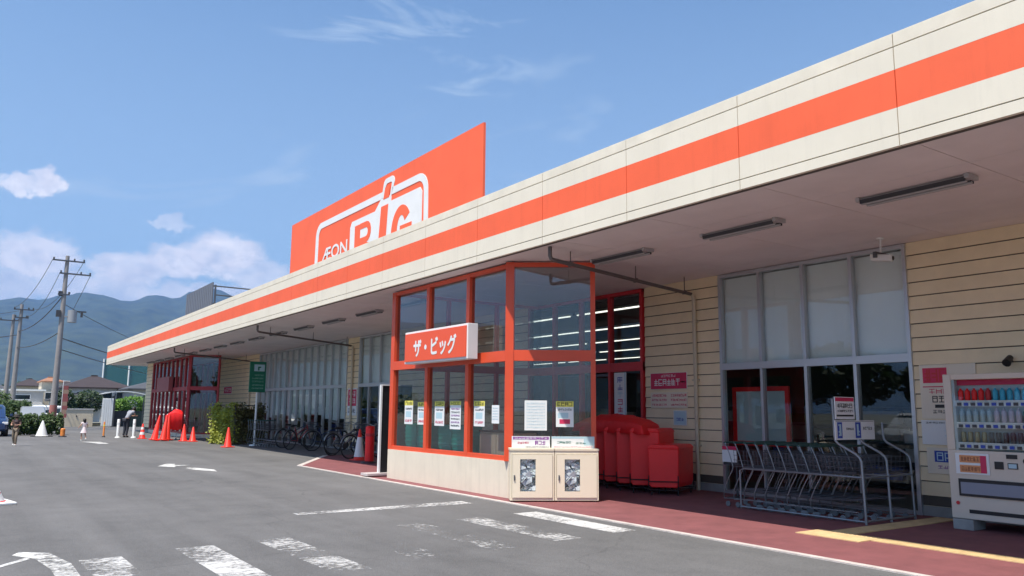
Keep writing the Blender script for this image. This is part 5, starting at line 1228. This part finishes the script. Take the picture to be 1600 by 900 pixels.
M['wwall'] = mat('white_house_wall', (.62, .61, .60), .8, var=.06); M['gwall'] = mat('grey_house_wall', (.42, .41, .40), .8, var=.08); M['bwall'] = mat('beige_house_wall', (.58, .50, .38), .8, var=.08)
house('two storey white house with wide brown hipped roof behind the girl', 8.6, 14.2, 90, 98, 3.35, 1.25, 'wwall', 'tile', [(9.4, 2.1, 1.2, .8), (11.2, 2.0, 1.5, .9), (13.0, 2.1, .9, .8)])
house('low white house with grey eaves in front of the brown roofed one', 7.0, 11.0, 84.5, 88, 2.05, .55, 'wwall', 'gtile', [(7.6, .9, .6, .8), (9.3, .9, .9, .8)], over=.35)
house('dark grey roofed house at the right under the canopy corner', 13.6, 19, 84, 92, 3.2, .9, 'gwall', 'gtile', [(14.4, 1.4, 1.2, 1.0)])
house('small house with orange brown roof right of the utility pole', 7.4, 9.4, 104, 108, 4.25, .45, 'bwall', 'otile', [(7.8, 2.2, .9, .8)], over=.2)
house('narrow white house far behind the pole', 2.8, 5.8, 150, 156, 4.2, .8, 'wwall', 'gtile', [(3.4, 2.2, .9, .9)])
for k in range(12):
    x = -3+k*5.2+random.uniform(-1, 1); y = 170+random.uniform(-20, 40)
    house('distant %s house in the town below the hills, number %s from the left' % (('white', 'grey', 'beige')[k % 3], ['one','two','three','four','five','six','seven','eight','nine','ten','eleven','twelve'][k]), x, x+4.4, y, y+7, random.uniform(3.6, 5.2), 1.2, ('wwall', 'gwall', 'bwall')[k % 3], random.choice(('gtile', 'tile', 'gtile')), [(x+.6, 2.2, 1.0, .9), (x+2.6, 2.2, 1.0, .9)])
t = thing('warehouse', 'long low pale grey flat roofed warehouse at the left edge behind the thin poles', 'building', (4, 95, 0))
mb = MB(); mb.box(-14, 7.0, 95, 108, 0, 2.95); mb.build('wall', 'gwall', t, world=True)
mb = MB(); mb.box(-14.2, 7.2, 94.8, 108.2, 2.95, 3.12); mb.build('roof', 'white', t, world=True)
frw = (Vector((0, 95, 0)), X_, Z_, -Y_)
for x in (-8, -3, 4.3): win(t, frw, x, 2.05, 1.6, .55)
mb = MB(); mb.box(-14, 7.05, 94.2, 94.95, 1.50, 1.62); mb.build('canopy', 'white', t, world=True)
# walls and gates in front
t = thing('garden_wall', 'beige block wall with flat coping behind the running girl', 'wall', (7.1, 64.8, 0))
mb = MB(); mb.box(6.15, 8.0, 64.8, 65.0, 0, 1.22); mb.build('wall', 'bwall', t, world=True)
mb = MB(); mb.box(6.1, 8.05, 64.75, 65.05, 1.22, 1.28); mb.build('coping', 'wwall', t, world=True)
mb = MB(); mb.cyl((6.95, 64.8, .75), (6.95, 64.76, .75), .05, 10); mb.build('vent', 'dark', t, world=True)
t = thing('white_panel', 'tall white slatted panel at the left end of the dark shed', 'panel', (8.8, 64, 0))
mb = MB()
for i in range(5): mb.box(8.45+i*.14, 8.45+i*.14+.125, 64, 64.05, .08, 2.0)
mb.box(8.44, 9.15, 64.051, 64.09, .05, 2.03); mb.build('board', 'white', t, world=True)
t = thing('cycle_shed', 'open dark shed with pale curved roof in front of the bright green tree', 'shed', (9.7, 66, 0))
mb = MB(); n = 12; P = []
for i in range(n+1):
    a = i/n; x = 8.35+a*3.0; z = 2.30+.22*math.sin(math.pi*a); P.append((x, z))
for (x, z), (x2, z2) in zip(P[:-1], P[1:]): mb.add([(x, 64.4, z), (x2, 64.4, z2), (x2, 65.4, z2), (x, 65.4, z), (x, 64.4, z+.07), (x2, 64.4, z2+.07), (x2, 65.4, z2+.07), (x, 65.4, z+.07)], [(0,1,2,3),(4,7,6,5),(0,4,5,1),(3,2,6,7)])
mb.build('roof', 'white', t, world=True, weld=True)
mb = MB()
for x in (9.25, 11.2): mb.box(x, x+.08, 64.5, 64.58, 0, 2.4); 
mb.build('post', 'dsteel', t, world=True)
mb = MB(); mb.box(9.3, 12.5, 65.42, 65.5, 0, 1.15); mb.box(9.2, 9.26, 64.6, 65.4, 0, 2.2); mb.build('back_panel', 'dark', t, world=True)
t = thing('mesh_fence', 'dark green mesh fence below the bright green tree', 'fence', (11, 63.5, 0))
mb = MB(); mb.box(10.2, 14.5, 63.5, 63.53, 0, .05)
for i in range(44): x = 10.2+i*.1; mb.cyl((x, 63.5, 0), (x, 63.5, 1.15), .012, 4)
for z in (.3, .6, .9, 1.15): mb.cyl((10.2, 63.5, z), (14.5, 63.5, z), .014, 4)
mb.build('mesh_panel', mat('dark_green_mesh', (.02, .06, .04), .6), t, world=True)
mb = MB()
for x in (10.2, 12.3, 14.4): mb.cyl((x, 63.55, 0), (x, 63.55, 1.25), .035, 8)
mb.build('post', 'dark', t, world=True)
t = thing('red_banner', 'faded red and white vertical banner against the foot of the utility pole', 'banner', (5.35, 55.6, 0))
mb = MB(); mb.cyl((5.1, 55.6, 0), (5.1, 55.6, 3.0), .02, 8); mb.cyl((5.1, 55.6, 2.95), (5.45, 55.6, 2.95), .015, 6); mb.build('pole', 'white', t, world=True)
mb = MB()
for i in range(8): z = .75+i*.24; mb.box(5.12, 5.42-.03*(i % 2), 55.59, 55.605, z, z+.238, (0, 2, 0, 2, 0, 0, 2, 0)[i])
mb.build('cloth', [mat('faded_red_cloth', (.30, .09, .09), .8), 'paper', mat('tan_cloth', (.36, .24, .18), .8)], t, world=True)
t = thing('ball_net', 'high green practice net on pale poles beyond the canopy corner', 'net', (17, 125, 0))
mb = MB(); M['net'] = None
mn = bpy.data.materials.new('green_net'); mn.use_nodes = True; tt = mn.node_tree; bb = tt.nodes['Principled BSDF']; bb.inputs['Base Color'].default_value = (.01, .12, .12, 1)
tr = N(tt, 'ShaderNodeBsdfTransparent'); ms = N(tt, 'ShaderNodeMixShader'); ms.inputs[0].default_value = .55; link(tt, tr.outputs[0], ms.inputs[1]); link(tt, bb.outputs[0], ms.inputs[2]); link(tt, ms.outputs[0], tt.nodes['Material Output'].inputs[0]); M['net'] = mn
mb.box(16.2, 30, 125, 125.03, 2.5, 8.0); mb.build('netting', 'net', t, world=True)
mb = MB()
for x in (16.2, 19.5, 22.8, 26.1, 29.4): mb.cyl((x, 124.9, 0), (x, 124.9, 8.1), .10, 8)
mb.build('pole', 'white', t, world=True)
# town trees between the houses and the hills
mb = MB()
for i in range(170):
    x = random.uniform(-120, 260); y = random.uniform(190, 420); s = random.uniform(2, 4.5)
    leaves(mb, [((x, y, s*.8), s*1.2, s, s*.8)], 60, s*.30)
o = mb.build('far_trees', 'leaf_d', recalc=False); tag(o, 'far band of dark trees between the town houses and the hills', 'trees', None, 'stuff')

# ================================================================ HILLS
def ridge(azs, R0, R1, name, seed, mm, top):
    from mathutils import noise as mn_
    P = []; F = []; na = 220; nr = 46; a0, a1 = azs
    for i in range(na+1):
        a = a0+(a1-a0)*i/na; h = top(a)
        for j in range(nr+1):
            b = j/nr; R = R0+(R1-R0)*b
            x = R*math.sin(rad(a)); y = R*math.cos(rad(a))
            f = math.sin(b*math.pi/2)**1.15 if b <= 1 else 1
            n = mn_.fractal(Vector((x/900, y/900, seed)), 1.0, 2.0, 6)
            rg = mn_.ridged_multi_fractal(Vector((x/1500, y/1500, seed+5)), 1.0, 2.0, 5, 1.0, 2.0)
            z = h*f*R1*(1+ .0) + (n*85+ (rg-1.2)*75)*math.sin(b*math.pi)**.8 + n*10*b
            P.append((x, y, max(z, -2)-1))
        # back slope
    for i in range(na):
        for j in range(nr): q = i*(nr+1)+j; F.append((q, q+1, q+nr+2, q+nr+1))
    mb = MB(); mb.add(P, F); return struct(mb.build(name, mm, smooth=False, recalc=True))
prof = [(-80, 5.0), (-30, 5.5), (-10, 6.2), (0, 5.4), (1.5, 5.55), (2.4, 5.85), (3.5, 5.75), (4.8, 6.2), (5.6, 6.5), (6.3, 6.62), (7.2, 6.62), (8.0, 6.40), (8.8, 6.35), (9.7, 6.55), (10.4, 6.58), (11.0, 6.35), (11.6, 6.35), (12.3, 6.75), (13.5, 6.9), (16, 6.2), (25, 5.4), (40, 5.2), (70, 5.0)]
def top(a):
    for (a0, e0), (a1, e1) in zip(prof[:-1], prof[1:]):
        if a0 <= a <= a1:
            k = (a-a0)/(a1-a0); k = k*k*(3-2*k); return math.tan(rad(e0+(e1-e0)*k))
    return math.tan(rad(5))
M['forest'] = mat('forest_slope', (.004, .012, .008), .95, col2=(.055, .075, .03), vscale=.012, vdetail=10)
hl = ridge((-50, 62), 2600, 6800, 'hills', 3.1, 'forest', top)
hl.data.shade_smooth()

# ================================================================ HAZE
mb = MB(); mb.box(-11000, 13000, -3100, 9400, -6, 980)
hz = mb.build('haze', 'black'); hz['kind'] = 'stuff'; hz['label'] = 'thin blue summer haze in front of the far hills'
hm = bpy.data.materials.new('haze_air'); hm.use_nodes = True; tt = hm.node_tree; tt.nodes.clear()
pv = N(tt, 'ShaderNodeVolumePrincipled'); pv.inputs['Color'].default_value = (.26, .50, 1.0, 1); pv.inputs['Density'].default_value = .000125; pv.inputs['Anisotropy'].default_value = .2
oo = N(tt, 'ShaderNodeOutputMaterial'); link(tt, pv.outputs[0], oo.inputs['Volume'])
hz.data.materials.clear(); hz.data.materials.append(hm)
